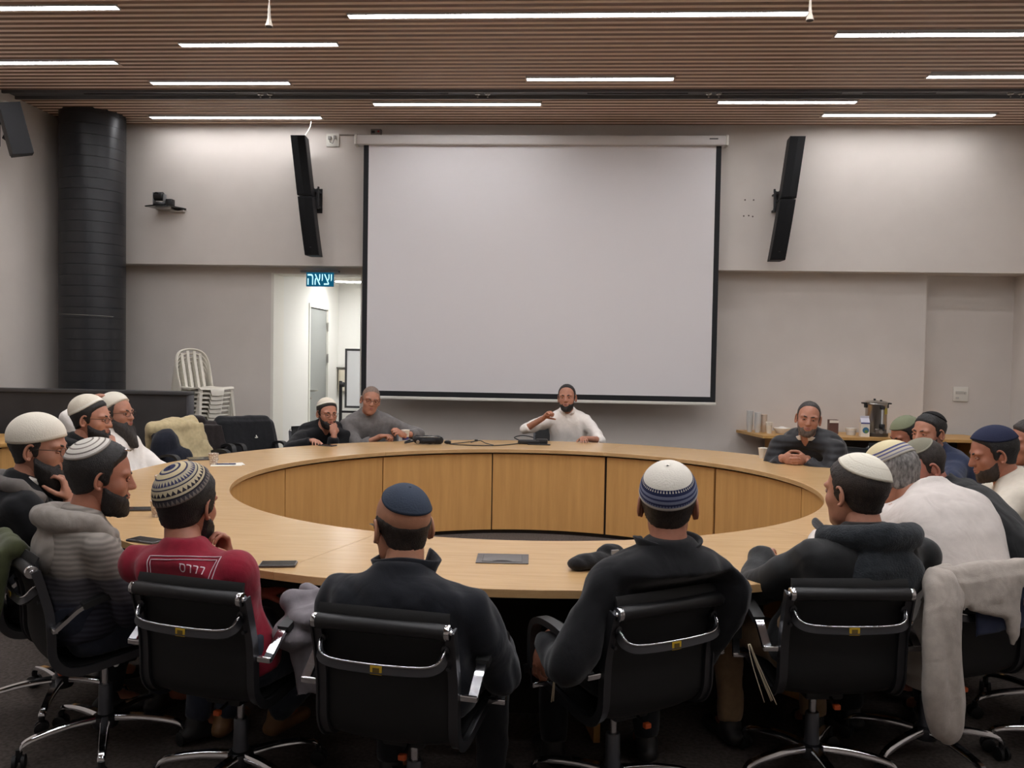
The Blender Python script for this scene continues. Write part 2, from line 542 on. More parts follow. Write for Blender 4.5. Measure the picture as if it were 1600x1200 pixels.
# ------------------------------------------------------------------ column
colr = .345
cx, cyy = -5.335, 9.47
ct = struct(MB().cyl((cx, cyy), colr - .012, 0, 4.2, 48).build('column', M_BLACKCOL), 'round black column in the left back corner')
bm_ = None
z = 0.0
i = 0
while z < 4.19:
    h = min(.118, 4.2 - z)
    if bm_ is None or h < .117:
        bb = MB().lathe((0, 0, 0), [(colr - .002, .0005), (colr, .002), (colr, h - .002), (colr - .002, h - .0005)], 48)
        oo = bb.build('band', M_BLACKCOL, ct, 35)
        if bm_ is None:
            bm_ = oo.data
        oo.location = (cx, cyy, z)
    else:
        oo = bpy.data.objects.new('band', bm_)
        COL.objects.link(oo)
        oo.parent = ct
        oo.location = (cx, cyy, z)
    z += .118
MB().tube([(cx + colr * math.cos(a) * 1.004, cyy + colr * math.sin(a) * 1.004, 1.93 - .02 * i / 10) for i, a in enumerate([D2R(215 + 11 * k) for k in range(12)])], .004, 6).build('cable_tie', mat('pale_cable', (120, 118, 112), .5), ct)
# ------------------------------------------------------------------ ring table
TCX, TCY, RI, RO_ = -0.2255, 5.5695, 1.8337, 2.6248
TT = 0.74
tb = thing('conference_table', 'large round ring shaped conference table of pale maple with an open centre', 'table', (TCX, TCY, 0))
def arc_block(a0, a1, r0, r1, z0, z1, step=3.0, b=0.002, mi_top=0, mi_side=1):
    n = max(2, int(abs(a1 - a0) / step) + 1)
    mb = MB()
    A = [D2R(a0 + (a1 - a0) * i / (n - 1)) for i in range(n)]
    sec = [(r0 + b, z1), (r1 - b, z1), (r1, z1 - b), (r1, z0), (r0, z0), (r0, z1 - b)]
    rings = [[(r * math.cos(a), r * math.sin(a), z) for r, z in sec] for a in A]
    k = len(sec)
    vs = [p for r in rings for p in r]
    for i in range(n - 1):
        for j in range(k):
            j2 = (j + 1) % k
            mb_f = (i * k + j, i * k + j2, (i + 1) * k + j2, (i + 1) * k + j)
            mb.f.append(mb_f[::-1])
            mb.m.append(mi_top if j == 0 else mi_side)
    mb.v = vs
    mb.f.append(tuple(range(k)))
    mb.m.append(mi_side)
    mb.f.append(tuple((n - 1) * k + j for j in range(k))[::-1])
    mb.m.append(mi_side)
    return mb
seg = [-108.2, -48.6, 11.4, 71.2, 131.2, 191.2, 251.8]
for i in range(6):
    g = .025
    arc_block(seg[i] + g, seg[i + 1] - g, RI, RO_, TT - .03, TT).build('tabletop', [M_TOP, M_TOPEDGE], tb, 40)
pan = [8.1, 39.7, 70.8, 101.2, 131.4, 162.5, 191.7, 220.9, 250.1, 279.3, 308.5, 337.7, 368.1]
for i in range(12):
    ga = .33 if 30 < pan[i] < 75 else .16
    gb = .33 if 30 < pan[i + 1] < 75 else .16
    arc_block(pan[i] + ga, pan[i + 1] - gb, RI + .03, RI + .05, .035, TT - .045).build('panel', [M_PANEL, M_PANEL], tb, 40)
arc_block(0, 360, RI + .052, RI + .065, .0, TT - .031, 4).build('backing_frame', M_DARKREVEAL, tb, 40)
arc_block(0, 360, RI + .3, RI + .33, TT - .09, TT - .032, 4).build('rail', M_DARKREVEAL, tb, 40)
for i in range(12):
    a = D2R(pan[i] + 1)
    m = MB().bbox(RI + .066, RI + .36, -.014, .014, 0, TT - .032, .003, rot=Matrix.Rotation(a, 3, 'Z'))
    m.build('support_leg', M_PANEL, tb)
# flush cable hatch
hx, hy, ha = -.222, 3.381, D2R(2)
ht = thing('cable_hatch', 'grey flush cable hatch set in the tabletop near its front edge', 'cable hatch', (hx, hy, TT), ha)
M_HATCH = mat('hatch_grey', (104, 98, 95), 0.45, 0.4)
MB().bbox(-.103, .103, -.078, .078, .0005, .004, .0015).build('plate', M_HATCH, ht, 40)
MB().bbox(-.08, .08, -.062, .055, .0042, .0062, .001).build('lid', mat('hatch_lid', (112, 107, 104), .4, .4), ht, 40)
MB().rings([[(x, -.060 + .0 + yy, .0066) for x, yy in ((-.038, 0), (-.02, .012), (.0, .015), (.02, .012), (.038, 0))], [(x, -.060 + yy, .0072) for x, yy in ((-.038, 0), (-.02, .012), (.0, .015), (.02, .012), (.038, 0))]]).build('finger_slot', M_DARKREVEAL, ht)
MB().box(-.0775, -.0765, -.05, .045, .0062, .0068).box(.0765, .0775, -.05, .045, .0062, .0068).build('hinge_line', M_DARKREVEAL, ht)

# ------------------------------------------------------------------ projection screen
ps = thing('projection_screen', 'large white pull down projection screen with black border in the middle of the back wall', 'screen', (-.287, 9.69, 1.07))
ZS = 1.07
M_SCREEN = mat('screen_fabric', (224, 220, 220), 0.9, spec=0.2)
MB().box(-1.945, 1.945, -.002, .002, 1.125 - ZS, 3.91 - ZS).build('fabric', M_SCREEN, ps)
MB().box(-2.003, -1.945, -.0025, .0025, 1.065 - ZS, 3.91 - ZS).box(1.945, 2.003, -.0025, .0025, 1.065 - ZS, 3.91 - ZS).box(-1.945, 1.945, -.0025, .0025, 1.065 - ZS, 1.125 - ZS).build('border', mat('screen_black_border', (22, 23, 27), .8), ps)
MB().bbox(-2.01, 2.01, -.014, .014, 1.03 - ZS, 1.065 - ZS, .008).build('bottom_bar', M_WHITEPLASTIC, ps, 40)
cs = MB()
cs.bbox(-2.075, 2.045, -.06, .07, 3.905 - ZS, 4.01 - ZS, .012)
cs.build('case', mat('screen_case', (205, 200, 196), .5), ps, 40)
MB().bbox(-2.10, -2.072, -.065, .075, 3.90 - ZS, 4.015 - ZS, .008).build('end_cap', M_WHITEPLASTIC, ps, 40)
MB().bbox(2.042, 2.07, -.065, .075, 3.90 - ZS, 4.015 - ZS, .008).build('end_cap', M_WHITEPLASTIC, ps, 40)
MB().bbox(-1.7, -1.64, .07, .16, 3.95 - ZS, 4.0 - ZS, .004).build('bracket', M_STEEL, ps)
MB().bbox(1.64, 1.7, .07, .16, 3.95 - ZS, 4.0 - ZS, .004).build('bracket', M_STEEL, ps)
MB().box(1.86, 1.955, -.0615, -.0602, 3.965 - ZS, 3.978 - ZS).build('badge', mat('badge_grey', (90, 86, 84), .5), ps)

# ------------------------------------------------------------------ line loudspeakers
M_SPK = mat('speaker_black_mesh', (11, 11, 13), 0.6, bump=0.5, bscale=900, spec=.2)
M_SPKB = mat('speaker_box_dark', (34, 34, 37), 0.55, spec=.3)
def line_speaker(name, lab, x_top, x_mid, x_bot, side):
    t = thing(name, lab, 'loudspeaker', (x_mid, 9.62, 3.3), 0, 'tall two cabinet loudspeakers')
    def cab(xa, za, xb, zb, curve):
        mbx, mgr = MB(), MB()
        hw = .083
        rings, g1, g2 = [], [], []
        n = 7
        for i in range(n):
            f = i / (n - 1)
            x = xa + (xb - xa) * f - x_mid
            z = za + (zb - za) * f - 3.3
            d = .0 if not curve else .05 * f * f
            rings.append([(x - hw, -.10 + d, z), (x + hw, -.10 + d, z), (x + hw * .82, .09 + d, z), (x - hw * .82, .09 + d, z)])
        mbx.rings(rings)
        mbx.build('cabinet', M_SPKB, t)
        gr = []
        for i in range(n):
            f = .015 + .97 * i / (n - 1)
            x = xa + (xb - xa) * f - x_mid
            z = za + (zb - za) * f - 3.3
            d = .0 if not curve else .05 * f * f
            gr.append([(x - hw * .96, -.112 + d, z), (x, -.122 + d, z), (x + hw * .96, -.112 + d, z), (x + hw * .96, -.10 + d, z), (x - hw * .96, -.10 + d, z)])
        mgr.rings(gr)
        gobj = mgr.build('grille', M_SPK, t)
        i = n - 2
        MB().lathe((xa + (xb - xa) * .86 - x_mid, -.121 + (.037 if curve else 0), za + (zb - za) * .86 - 3.3), [(.009, 0), (.009, .004)], 10, axis='y').build('badge', mat('spk_badge', (60, 60, 62), .4), gobj)
    cab(x_top, 3.975, x_mid + (x_top - x_mid) * .04, 3.31, False)
    cab(x_mid - (x_top - x_mid) * .02, 3.295, x_bot, 2.645, True)
    s = side
    bk = MB()
    bk.box(s * .05 - .006, s * .05 + .006, .07, .1, -.12, .12)
    bk.box(min(s * .02, s * .10), max(s * .02, s * .10), .09, .23, -.09, -.075).box(min(s * .02, s * .10), max(s * .02, s * .10), .09, .23, .085, .10)
    bk.box(s * .11 - .012, s * .11 + .012, .03, .05, -.11, .11).cyl((s * .115, .04), .012, .09, .13, 8).cyl((s * .115, .04), .012, -.12, -.08, 8).box(min(0, s * .11), max(0, s * .11), .04, .1, -.01, .01)
    bk.box(-.05, .11 if s > 0 else .05, .222, .23, -.14, .14)
    bk.build('wall_bracket', M_BLACKPLASTIC, t)
    return t
ls = line_speaker('line_loudspeaker', 'tall black loudspeaker of two stacked cabinets left of the projection screen', -3.0, -2.915, -2.84, 1)
MB().tube([(-.045, 0, .675), (.0, .01, .75), (.02, .02, .80), (.03, .03, .88)], .006, 6).build('cable', M_WHITEPLASTIC, ls)
rs = line_speaker('line_loudspeaker', 'tall black loudspeaker of two stacked cabinets right of the projection screen', 2.50, 2.415, 2.33, -1)

# wall loudspeaker at the left edge with bracket
wsp = thing('wall_loudspeaker', 'small dark box loudspeaker tilted down on the left wall near the ceiling', 'loudspeaker', (-5.48, 8.33, 3.72))
Rm = Matrix.Rotation(D2R(-52), 3, 'Z') @ Matrix.Rotation(D2R(14), 3, 'X')
bx = MB()
bx.rings([[Rm @ Vector(p) for p in ((-.10, -.10, z), (.10, -.10, z), (.075, .09, z), (-.075, .09, z))] for z in (-.25, .25)])
bx.build('cabinet', M_SPKB, wsp)
MB().rings([[Rm @ Vector(p) for p in ((-.095, -.101, z), (-.04, -.116, z), (.04, -.116, z), (.095, -.101, z))] for z in (-.24, .24)]).build('grille', mat('wall_speaker_grille', (70, 68, 68), .7), wsp)
MB().tube([(-.06, .08, .1), (-.14, .12, .09), (-.20, .1, -.06), (-.12, .06, -.1)], .014, 8).box(-.322, -.30, -.05, .2, -.12, .16).tube([(-.31, .08, .1), (-.14, .12, .09)], .02, 8).build('bracket', M_BLACKPLASTIC, wsp)
ds = thing('motion_sensor', 'white dome motion sensor on the left wall above the small loudspeaker', 'sensor', (-5.78, 8.52, 4.0))
MB().lathe((0, 0, 0), [(.07, -.018), (.075, .0), (.07, .02), (.055, .10), (.03, .14)], 18, axis='x').build('body', M_WHITEPLASTIC, ds, 40)
MB().lathe((.03, 0, -.045), [(.03, 0), (.025, .06)], 12, axis='x').build('lens', M_BLACKPLASTIC, ds, 40)

# PTZ camera on its shelf
sh = thing('camera_shelf', 'small dark wall shelf carrying the conference camera on the left of the back wall', 'shelf', (-4.62, 9.85, 3.19))
gv = [(-.20, -.20), (-.05, -.27), (.10, -.24), (.20, -.02), (.20, 0), (-.12, 0)]
MB().rings([[(x, y, z) for x, y in gv] for z in (0, .014)]).build('glass_plate', mat('black_glass', (24, 24, 26), .12), sh)
MB().bbox(.02, .19, -.05, 0, -.035, -.004, .006).rings([[(x, y, z) for x, y in ((-.1, -.15), (.1, -.18), (.1, 0), (-.1, 0))] for z in (-.02, 0)]).build('bracket', M_STEEL, sh)
pc = thing('conference_camera', 'black pan tilt conference camera on the small wall shelf', 'camera', (-4.63, 9.66, 3.204))
MB().lathe((-.02, 0, 0), [(.07, 0), (.075, .015), (.06, .035)], 18).build('base', M_BLACKPLASTIC, pc, 40)
MB().bbox(-.09, -.075, -.03, .03, .02, .15, .006).bbox(.03, .05, -.03, .03, .02, .13, .006).build('yoke', mat('camera_grey', (110, 110, 112), .4), pc, 40)
MB().lathe((-.025, 0, .105), [(.045, -.052), (.05, -.045), (.05, .045), (.045, .05)], 18, axis='x').build('head', M_BLACKPLASTIC, pc, 40)
MB().lathe((-.04, -.045, .115), [(.032, 0), (.032, .02), (.026, .024)], 16, axis='y').build('lens', mat('lens_black', (12, 12, 14), .1), pc, 40)
MB().bbox(.06, .14, -.03, .05, .0, .075, .01).build('power_box', M_BLACKPLASTIC, pc, 40)

# sockets and cable run
def socket(name, lab, x, z, s, y=YU, plugs=True):
    t = thing(name, lab, 'socket', (x, y, z))
    MB().bbox(-s, s, -.014, 0, -s, s, .005).build('plate', M_WHITEPLASTIC, t, 40)
    if plugs:
        MB().bbox(-.05, -.012, -.04, -.014, .0, .04, .006).bbox(.012, .04, -.035, -.014, .01, .05, .006).build('plug', mat('plug_grey', (150, 146, 140), .5), t)
        MB().tube([(-.03, -.04, .01), (-.02, -.06, -.035), (.01, -.05, -.05), (.03, -.035, .02)], .004, 6).build('lead', mat('lead_grey', (120, 116, 110), .5), t)
    return t
socket('wall_socket', 'white wall socket with plugs left of the screen case', -2.69, 4.0, .075)
jb = thing('junction_box', 'small grey junction box above the left end of the screen case', 'socket', (-2.18, YU, 4.085))
MB().bbox(-.06, .06, -.05, 0, -.035, .035, .006).build('body', mat('jbox_grey', (128, 120, 112), .5), jb)
MB().lathe((.03, -.052, .005), [(.012, 0), (.01, .006)], 10, axis='y').build('indicator', mat('red_dot', (170, 40, 40), .4), jb)
MB().bbox(-.05, -.01, -.06, -.05, -.015, .012, .003).build('gland', M_BLACKPLASTIC, jb)
cr_ = thing('cable_conduit', 'thin cable run between the wall socket and the screen case', 'cable', (-2.61, YU - .008, 4.06))
MB().tube([(0, 0, 0), (.12, -.002, .0), (.36, -.004, -.003)], .007, 6).build('cable', mat('conduit_grey', (150, 143, 135), .6), cr_)
sw = thing('wall_panel', 'square white switch panel on the wall at the far right', 'switch', (4.63, YR, 1.19))
MB().bbox(-.085, .085, -.018, 0, -.085, .085, .006).build('plate', M_WHITEPLASTIC, sw, 40)
MB().bbox(-.06, .03, -.024, -.018, .0, .035, .003).bbox(.035, .06, -.026, -.018, .0, .03, .003).bbox(-.06, -.02, -.024, -.018, -.055, -.035, .003).build('button', mat('button_grey', (190, 186, 178), .5), sw)

# ------------------------------------------------------------------ exit sign
def text_mesh(body, size, extrude=0.0):
    cu = bpy.data.curves.new('lettering', 'FONT')
    cu.body = body
    cu.size = size
    cu.extrude = extrude
    cu.align_x = 'CENTER'
    ob = bpy.data.objects.new('lettering', cu)
    COL.objects.link(ob)
    bpy.context.view_layer.update()
    me = bpy.data.meshes.new_from_object(ob.evaluated_get(bpy.context.evaluated_depsgraph_get()))
    bpy.data.objects.remove(ob)
    v = [tuple(p.co) for p in me.vertices]
    f = [tuple(p.vertices) for p in me.polygons]
    bpy.data.meshes.remove(me)
    return v, f
es = thing('exit_sign', 'lit blue exit sign with white Hebrew letters hanging in the doorway top', 'sign', (-2.866, 9.99, 2.325))
MB().bbox(-.163, .163, -.012, .012, 0, .165, .003).build('face', emit('exit_blue', (24, 96, 128), 0.75), es)
MB().bbox(-.23, .23, -.03, .03, .165, .19, .004).build('housing', M_GREYMETAL, es)
EXV, EXF = text_mesh('\u05d4\u05d0\u05d9\u05e6\u05d9', 0.165)
_x = [p[0] for p in EXV]
_y = [p[1] for p in EXV]
sx = .29 / (max(_x) - min(_x))
sy = .125 / (max(_y) - min(_y))
EXV = [((p[0] - (max(_x) + min(_x)) / 2) * sx, -.0135, (p[1] - min(_y)) * sy + .02) for p in EXV]
mesh_obj('lettering', EXV, EXF, None, emit('exit_letters', (170, 236, 255), 1.6), es)

# ------------------------------------------------------------------ partition and desk at left
M_PART = mat('charcoal_partition', (58, 56, 56), 0.6, noise=0.25, nscale=2.5)
pt = thing('partition_counter', 'low charcoal partition wall with a raised cap along the left side', 'partition', (-4.7, 8.12, 0))
MB().box(-1.09, 1.09, -.05, .05, 0, 1.115).build('panel', M_PART, pt)
MB().bbox(-1.1, 1.115, -.075, .075, 1.115, 1.15, .006).build('cap', mat('partition_cap', (66, 64, 64), .5), pt, 40)
MB().bbox(1.09, 1.115, -.062, .062, 0, 1.115, .004).build('end_post', mat('partition_post', (72, 70, 74), .45), pt, 40)
dk = thing('side_desk', 'pale wooden desk in front of the charcoal partition at the left edge', 'desk', (-5.25, 7.35, 0))
MB().bbox(-.54, .54, -.42, .42, .70, .735, .005).build('top', M_DESK, dk, 40)
MB().box(-.5, .5, -.36, -.34, .03, .685).build('front_panel', M_PANEL, dk)
MB().box(-.5, .5, -.345, -.33, .685, .70).build('shadow_gap', M_DARKREVEAL, dk)
MB().box(-.5, -.47, -.34, .38, 0, .70).build('side_panel', M_PANEL, dk)
MB().box(.47, .5, -.34, .38, 0, .70).build('side_panel', M_PANEL, dk)

# ------------------------------------------------------------------ refreshment counter at right
CZ = .735
ct2 = thing('refreshment_counter', 'narrow maple counter against the back wall carrying the urn', 'counter', (3.3, 9.72, 0))
MB().rings([[(x, y, z) for x, y in ((-1.27, .34), (-1.13, -.36), (1.3, -.36), (1.3, .34))] for z in (CZ - .03, CZ)]).build('top', M_DESK, ct2)
for x in (-.93, .42, 1.2):
    MB().bbox(x - .02, x + .02, -.32, .30, 0, CZ - .03, .003).build('leg_panel', M_DESK, ct2)
MB().box(-.9, 1.2, .24, .26, .35, CZ - .03).build('back_panel', mat('counter_back_dark', (64, 58, 54), .8), ct2)  # dark grey-brown panel below the counter top
# urn
ur = thing('hot_water_urn', 'tall stainless steel hot water urn on the counter', 'urn', (3.452, 9.62, CZ))
MB().lathe((0, 0, 0), [(.125, 0), (.128, .01), (.128, .035), (.118, .04)], 28).build('base', mat('urn_base', (70, 64, 60), .4), ur, 40)
MB().lathe((0, 0, 0), [(.112, .04), (.113, .34), (.116, .345), (.116, .36), (.112, .365)], 32).build('body', M_STEEL, ur, 40)
MB().lathe((0, 0, .365), [(.118, 0), (.118, .008), (.1, .018), (.03, .026)], 28).build('lid', M_STEEL, ur, 40)
MB().tube([(-.02, 0, .39), (-.02, 0, .41)], .012, 8).tube([(.03, -.05, .385), (.03, -.05, .40)], .012, 8).build('lid_knob', M_BLACKPLASTIC, ur)
for s_ in (-1, 1):
    MB().bbox(s_ * .113 - .012, s_ * .113 + .012, -.03, .03, .31, .365, .004).bbox(min(s_ * .11, s_ * .155), max(s_ * .11, s_ * .155), -.035, .035, .352, .368, .006).build('handle', M_BLACKPLASTIC, ur, 40)
MB().tube([(.02, -.125, .11), (.02, -.125, .31)], .010, 10).build('sight_glass', mat('clear_tube', (200, 200, 200), .08, spec=.9), ur)
MB().bbox(.0, .045, -.14, -.11, .30, .335, .005).bbox(-.005, .045, -.15, -.11, .09, .14, .006).tube([(.02, -.14, .10), (.02, -.175, .10), (.02, -.18, .07)], .012, 8).build('tap', M_BLACKPLASTIC, ur, 40)
MB().bbox(-.045, .075, -.123, -.10, .035, .085, .006).build('control_plate', mat('urn_plate', (120, 112, 106), .4, .6), ur)
MB().lathe((.015, -.124, .058), [(.024, 0), (.02, .006)], 16, axis='y').build('dial', M_STEEL, ur)
lbl = []
for k in range(6):
    a = D2R(-62 + 6 * k)
    lbl.append([(.1145 * math.cos(a), .1145 * math.sin(a), .245), (.1145 * math.cos(a), .1145 * math.sin(a), .31), (.1155 * math.cos(a), .1155 * math.sin(a), .31), (.1155 * math.cos(a), .1155 * math.sin(a), .245)])
MB().rings(lbl).build('sticker', mat('yellow_label', (176, 160, 70), .5), ur)
# counter items
M_PAPER = mat('paper_white', (226, 220, 208), .7)
M_CLEAR = mat('clear_cup', (226, 224, 220), .2, trans=.12, spec=.5)
def cup(name, lab, x, y, z, h=.085, r=.036, m=None, cat='cup', group=None):
    t = thing(name, lab, cat, (x, y, z), random.random() * 3, group)
    MB().lathe((0, 0, 0), [(.001, .002), (r * .72, .0), (r * .74, .004), (r, h - .003), (r * 1.06, h), (r * 1.04, h + .003), (r * .97, h), (r * .72, .008), (.001, .008)], 20, cap=False).build('body', m or M_PAPER, t, 50)
    return t
def cup_stack(name, lab, x, y, n, m, r=.036):
    t = thing(name, lab, 'cup stack', (x, y, CZ))
    for k in range(n):
        MB().lathe((0, 0, k * .0125), [(r * .72, 0), (r, .082), (r * 1.07, .085), (r * 1.05, .089), (r * .9, .086)], 16, cap=False).build('cup', m, t, 50)
cup_stack('clear_cup_stack', 'tall stack of clear plastic cups at the left end of the counter, back one', 2.13, 9.82, 13, M_CLEAR)
cup_stack('clear_cup_stack', 'tall stack of clear plastic cups at the left end of the counter, front one', 2.20, 9.74, 12, M_CLEAR)
cup_stack('paper_cup_stack', 'stack of patterned paper cups beside the clear cups on the counter', 2.28, 9.80, 10, mat('beige_paper', (216, 198, 180), .7))
cup_stack('paper_cup_stack', 'short stack of white paper cups on the counter front', 2.31, 9.66, 4, M_PAPER, .038)
bw = thing('plastic_bowl', 'low white plastic bowl on the counter left of the red box', 'bowl', (2.46, 9.7, CZ))
MB().lathe((0, 0, 0), [(.001, .003), (.055, 0), (.09, .045), (.095, .06), (.09, .062), (.083, .045), (.05, .008), (.001, .008)], 22, cap=False).build('body', M_PAPER, bw, 50)
MB().lathe((0, 0, .03), [(.078, 0), (.06, .03), (.02, .045)], 18).build('contents', mat('sugar_white', (232, 228, 220), .8), bw, 50)
rb = thing('red_box', 'tall red tea box standing on the counter', 'box', (2.70, 9.72, CZ), D2R(4))
MB().bbox(-.055, .055, -.04, .04, 0, .165, .003).build('body', mat('red_card', (150, 34, 28), .45), rb)
MB().box(-.03, .045, -.0412, -.0402, .03, .075).build('label_patch', mat('orange_print', (214, 92, 44), .5), rb)
MB().box(-.05, .05, -.0412, -.0402, .12, .155).build('dark_band', mat('dark_red', (96, 26, 26), .5), rb)
b2 = thing('brown_box', 'brown and white carton behind the man in the grey black puffer jacket', 'box', (3.04, 9.78, CZ))
MB().bbox(-.05, .05, -.04, .04, 0, .16, .003).build('body', mat('brown_card', (92, 62, 54), .5), b2)
MB().box(-.05, .05, -.0412, -.0402, .125, .155).build('white_band', M_PAPER, b2)
tb2 = thing('sugar_tub', 'low clear tub with a white rim on the counter left of the milk carton', 'tub', (3.20, 9.66, CZ))
MB().lathe((0, 0, 0), [(.045, 0), (.058, .075), (.06, .08)], 20).build('body', M_CLEAR, tb2, 50)
MB().lathe((0, 0, .055), [(.057, 0), (.061, .02), (.05, .024)], 20).build('rim', M_PAPER, tb2, 50)
mk = thing('milk_carton', 'white gable top milk carton with a blue picture beside the urn', 'carton', (3.295, 9.52, CZ), D2R(-6))
MB().box(-.045, .045, -.045, .045, 0, .155).build('body', M_PAPER, mk)
MB().rings([[(-.045, -.045, .155), (.045, -.045, .155), (.045, .045, .155), (-.045, .045, .155)], [(-.045, -.006, .20), (.045, -.006, .20), (.045, .006, .20), (-.045, .006, .20)]]).box(-.045, .045, -.003, .003, .20, .225).build('gable', mat('milk_top', (206, 204, 214), .6), mk)
MB().lathe((.005, -.0455, .07), [(.034, 0), (.033, .001)], 14, axis='y').build('picture', mat('milk_blue', (58, 108, 140), .5), mk)
MB().box(-.045, .045, -.0462, -.0455, .14, .155).build('band', mat('milk_navy', (70, 72, 130), .5), mk)
MB().lathe((.01, -.0468, .058), [(.018, 0), (.017, .001)], 10, axis='y').build('picture_leaf', mat('milk_green', (96, 130, 70), .5), mk)

# whiteboard in the corridor, dispenser
wbd = thing('whiteboard_stand', 'whiteboard on a black stand in the corridor beyond the doorway', 'whiteboard', (-2.62, 12.0, 0))
MB().box(-.42, .42, -.008, .008, .80, 1.58).build('board', mat('board_white', (236, 238, 240), .25), wbd)
MB().box(-.45, -.42, -.014, .014, .77, 1.61).box(.42, .45, -.014, .014, .77, 1.61).box(-.42, .42, -.014, .014, .77, .80).box(-.42, .42, -.014, .014, 1.58, 1.61).build('frame', mat('board_frame', (60, 60, 62), .4), wbd)
MB().bbox(-.53, -.49, -.02, .02, .03, 1.15, .004).bbox(.49, .53, -.02, .02, .03, 1.15, .004).box(-.5, .5, -.015, .015, .70, .73).bbox(-.54, -.48, -.28, .28, .0, .04, .005).bbox(.48, .54, -.28, .28, 0, .04, .005).build('stand', M_BLACKPLASTIC, wbd)
MB().lathe((-.49, 0, 1.1), [(.035, -.03), (.035, .03)], 12, axis='x').build('pivot_knob', M_BLACKPLASTIC, wbd)
dsn = thing('wall_dispenser', 'narrow steel dispenser on the corridor end wall', 'dispenser', (-3.36, 13.05, 1.12))
MB().bbox(-.12, -.10, -.09, 0, -.2, .24, .004).bbox(.08, .10, -.09, 0, -.18, .2, .004).bbox(-.10, .08, -.09, 0, .19, .21, .004).build('frame', mat('dispenser_frame', (110, 106, 98), .4, .5), dsn)
MB().lathe((-.01, -.05, -.15), [(.06, 0), (.06, .32)], 16).build('roll', mat('roll_beige', (206, 196, 176), .7), dsn, 40)
# ------------------------------------------------------------------ office chair
M_SLING = mat('black_leather_mesh', (9, 9, 10), 0.6, bump=0.25, bscale=700)
M_ROLL = mat('black_vinyl', (23, 22, 23), 0.45)
M_RAIL = mat('grey_aluminium', (80, 80, 83), 0.38, 0.85)
M_PAD = mat('arm_pad_black', (32, 32, 32), 0.5)
M_RUBBER = mat('caster_black', (22, 22, 23), 0.5)
def smooth_path(pts, n=4):
    P = [Vector(p) for p in pts]
    out = []
    for i in range(len(P) - 1):
        p0, p1, p2, p3 = P[max(i - 1, 0)], P[i], P[i + 1], P[min(i + 2, len(P) - 1)]
        for k in range(n):
            t = k / n
            out.append(.5 * ((2 * p1) + (-p0 + p2) * t + (2 * p0 - 5 * p1 + 4 * p2 - p3) * t * t + (-p0 + 3 * p1 - 3 * p2 + p3) * t ** 3))
    out.append(P[-1])
    return out
RAILYZ = [(.245, .428), (.21, .437), (.10, .425), (-.03, .405), (-.13, .392), (-.195, .405), (-.232, .455), (-.238, .54), (-.245, .62), (-.268, .71), (-.287, .775)]
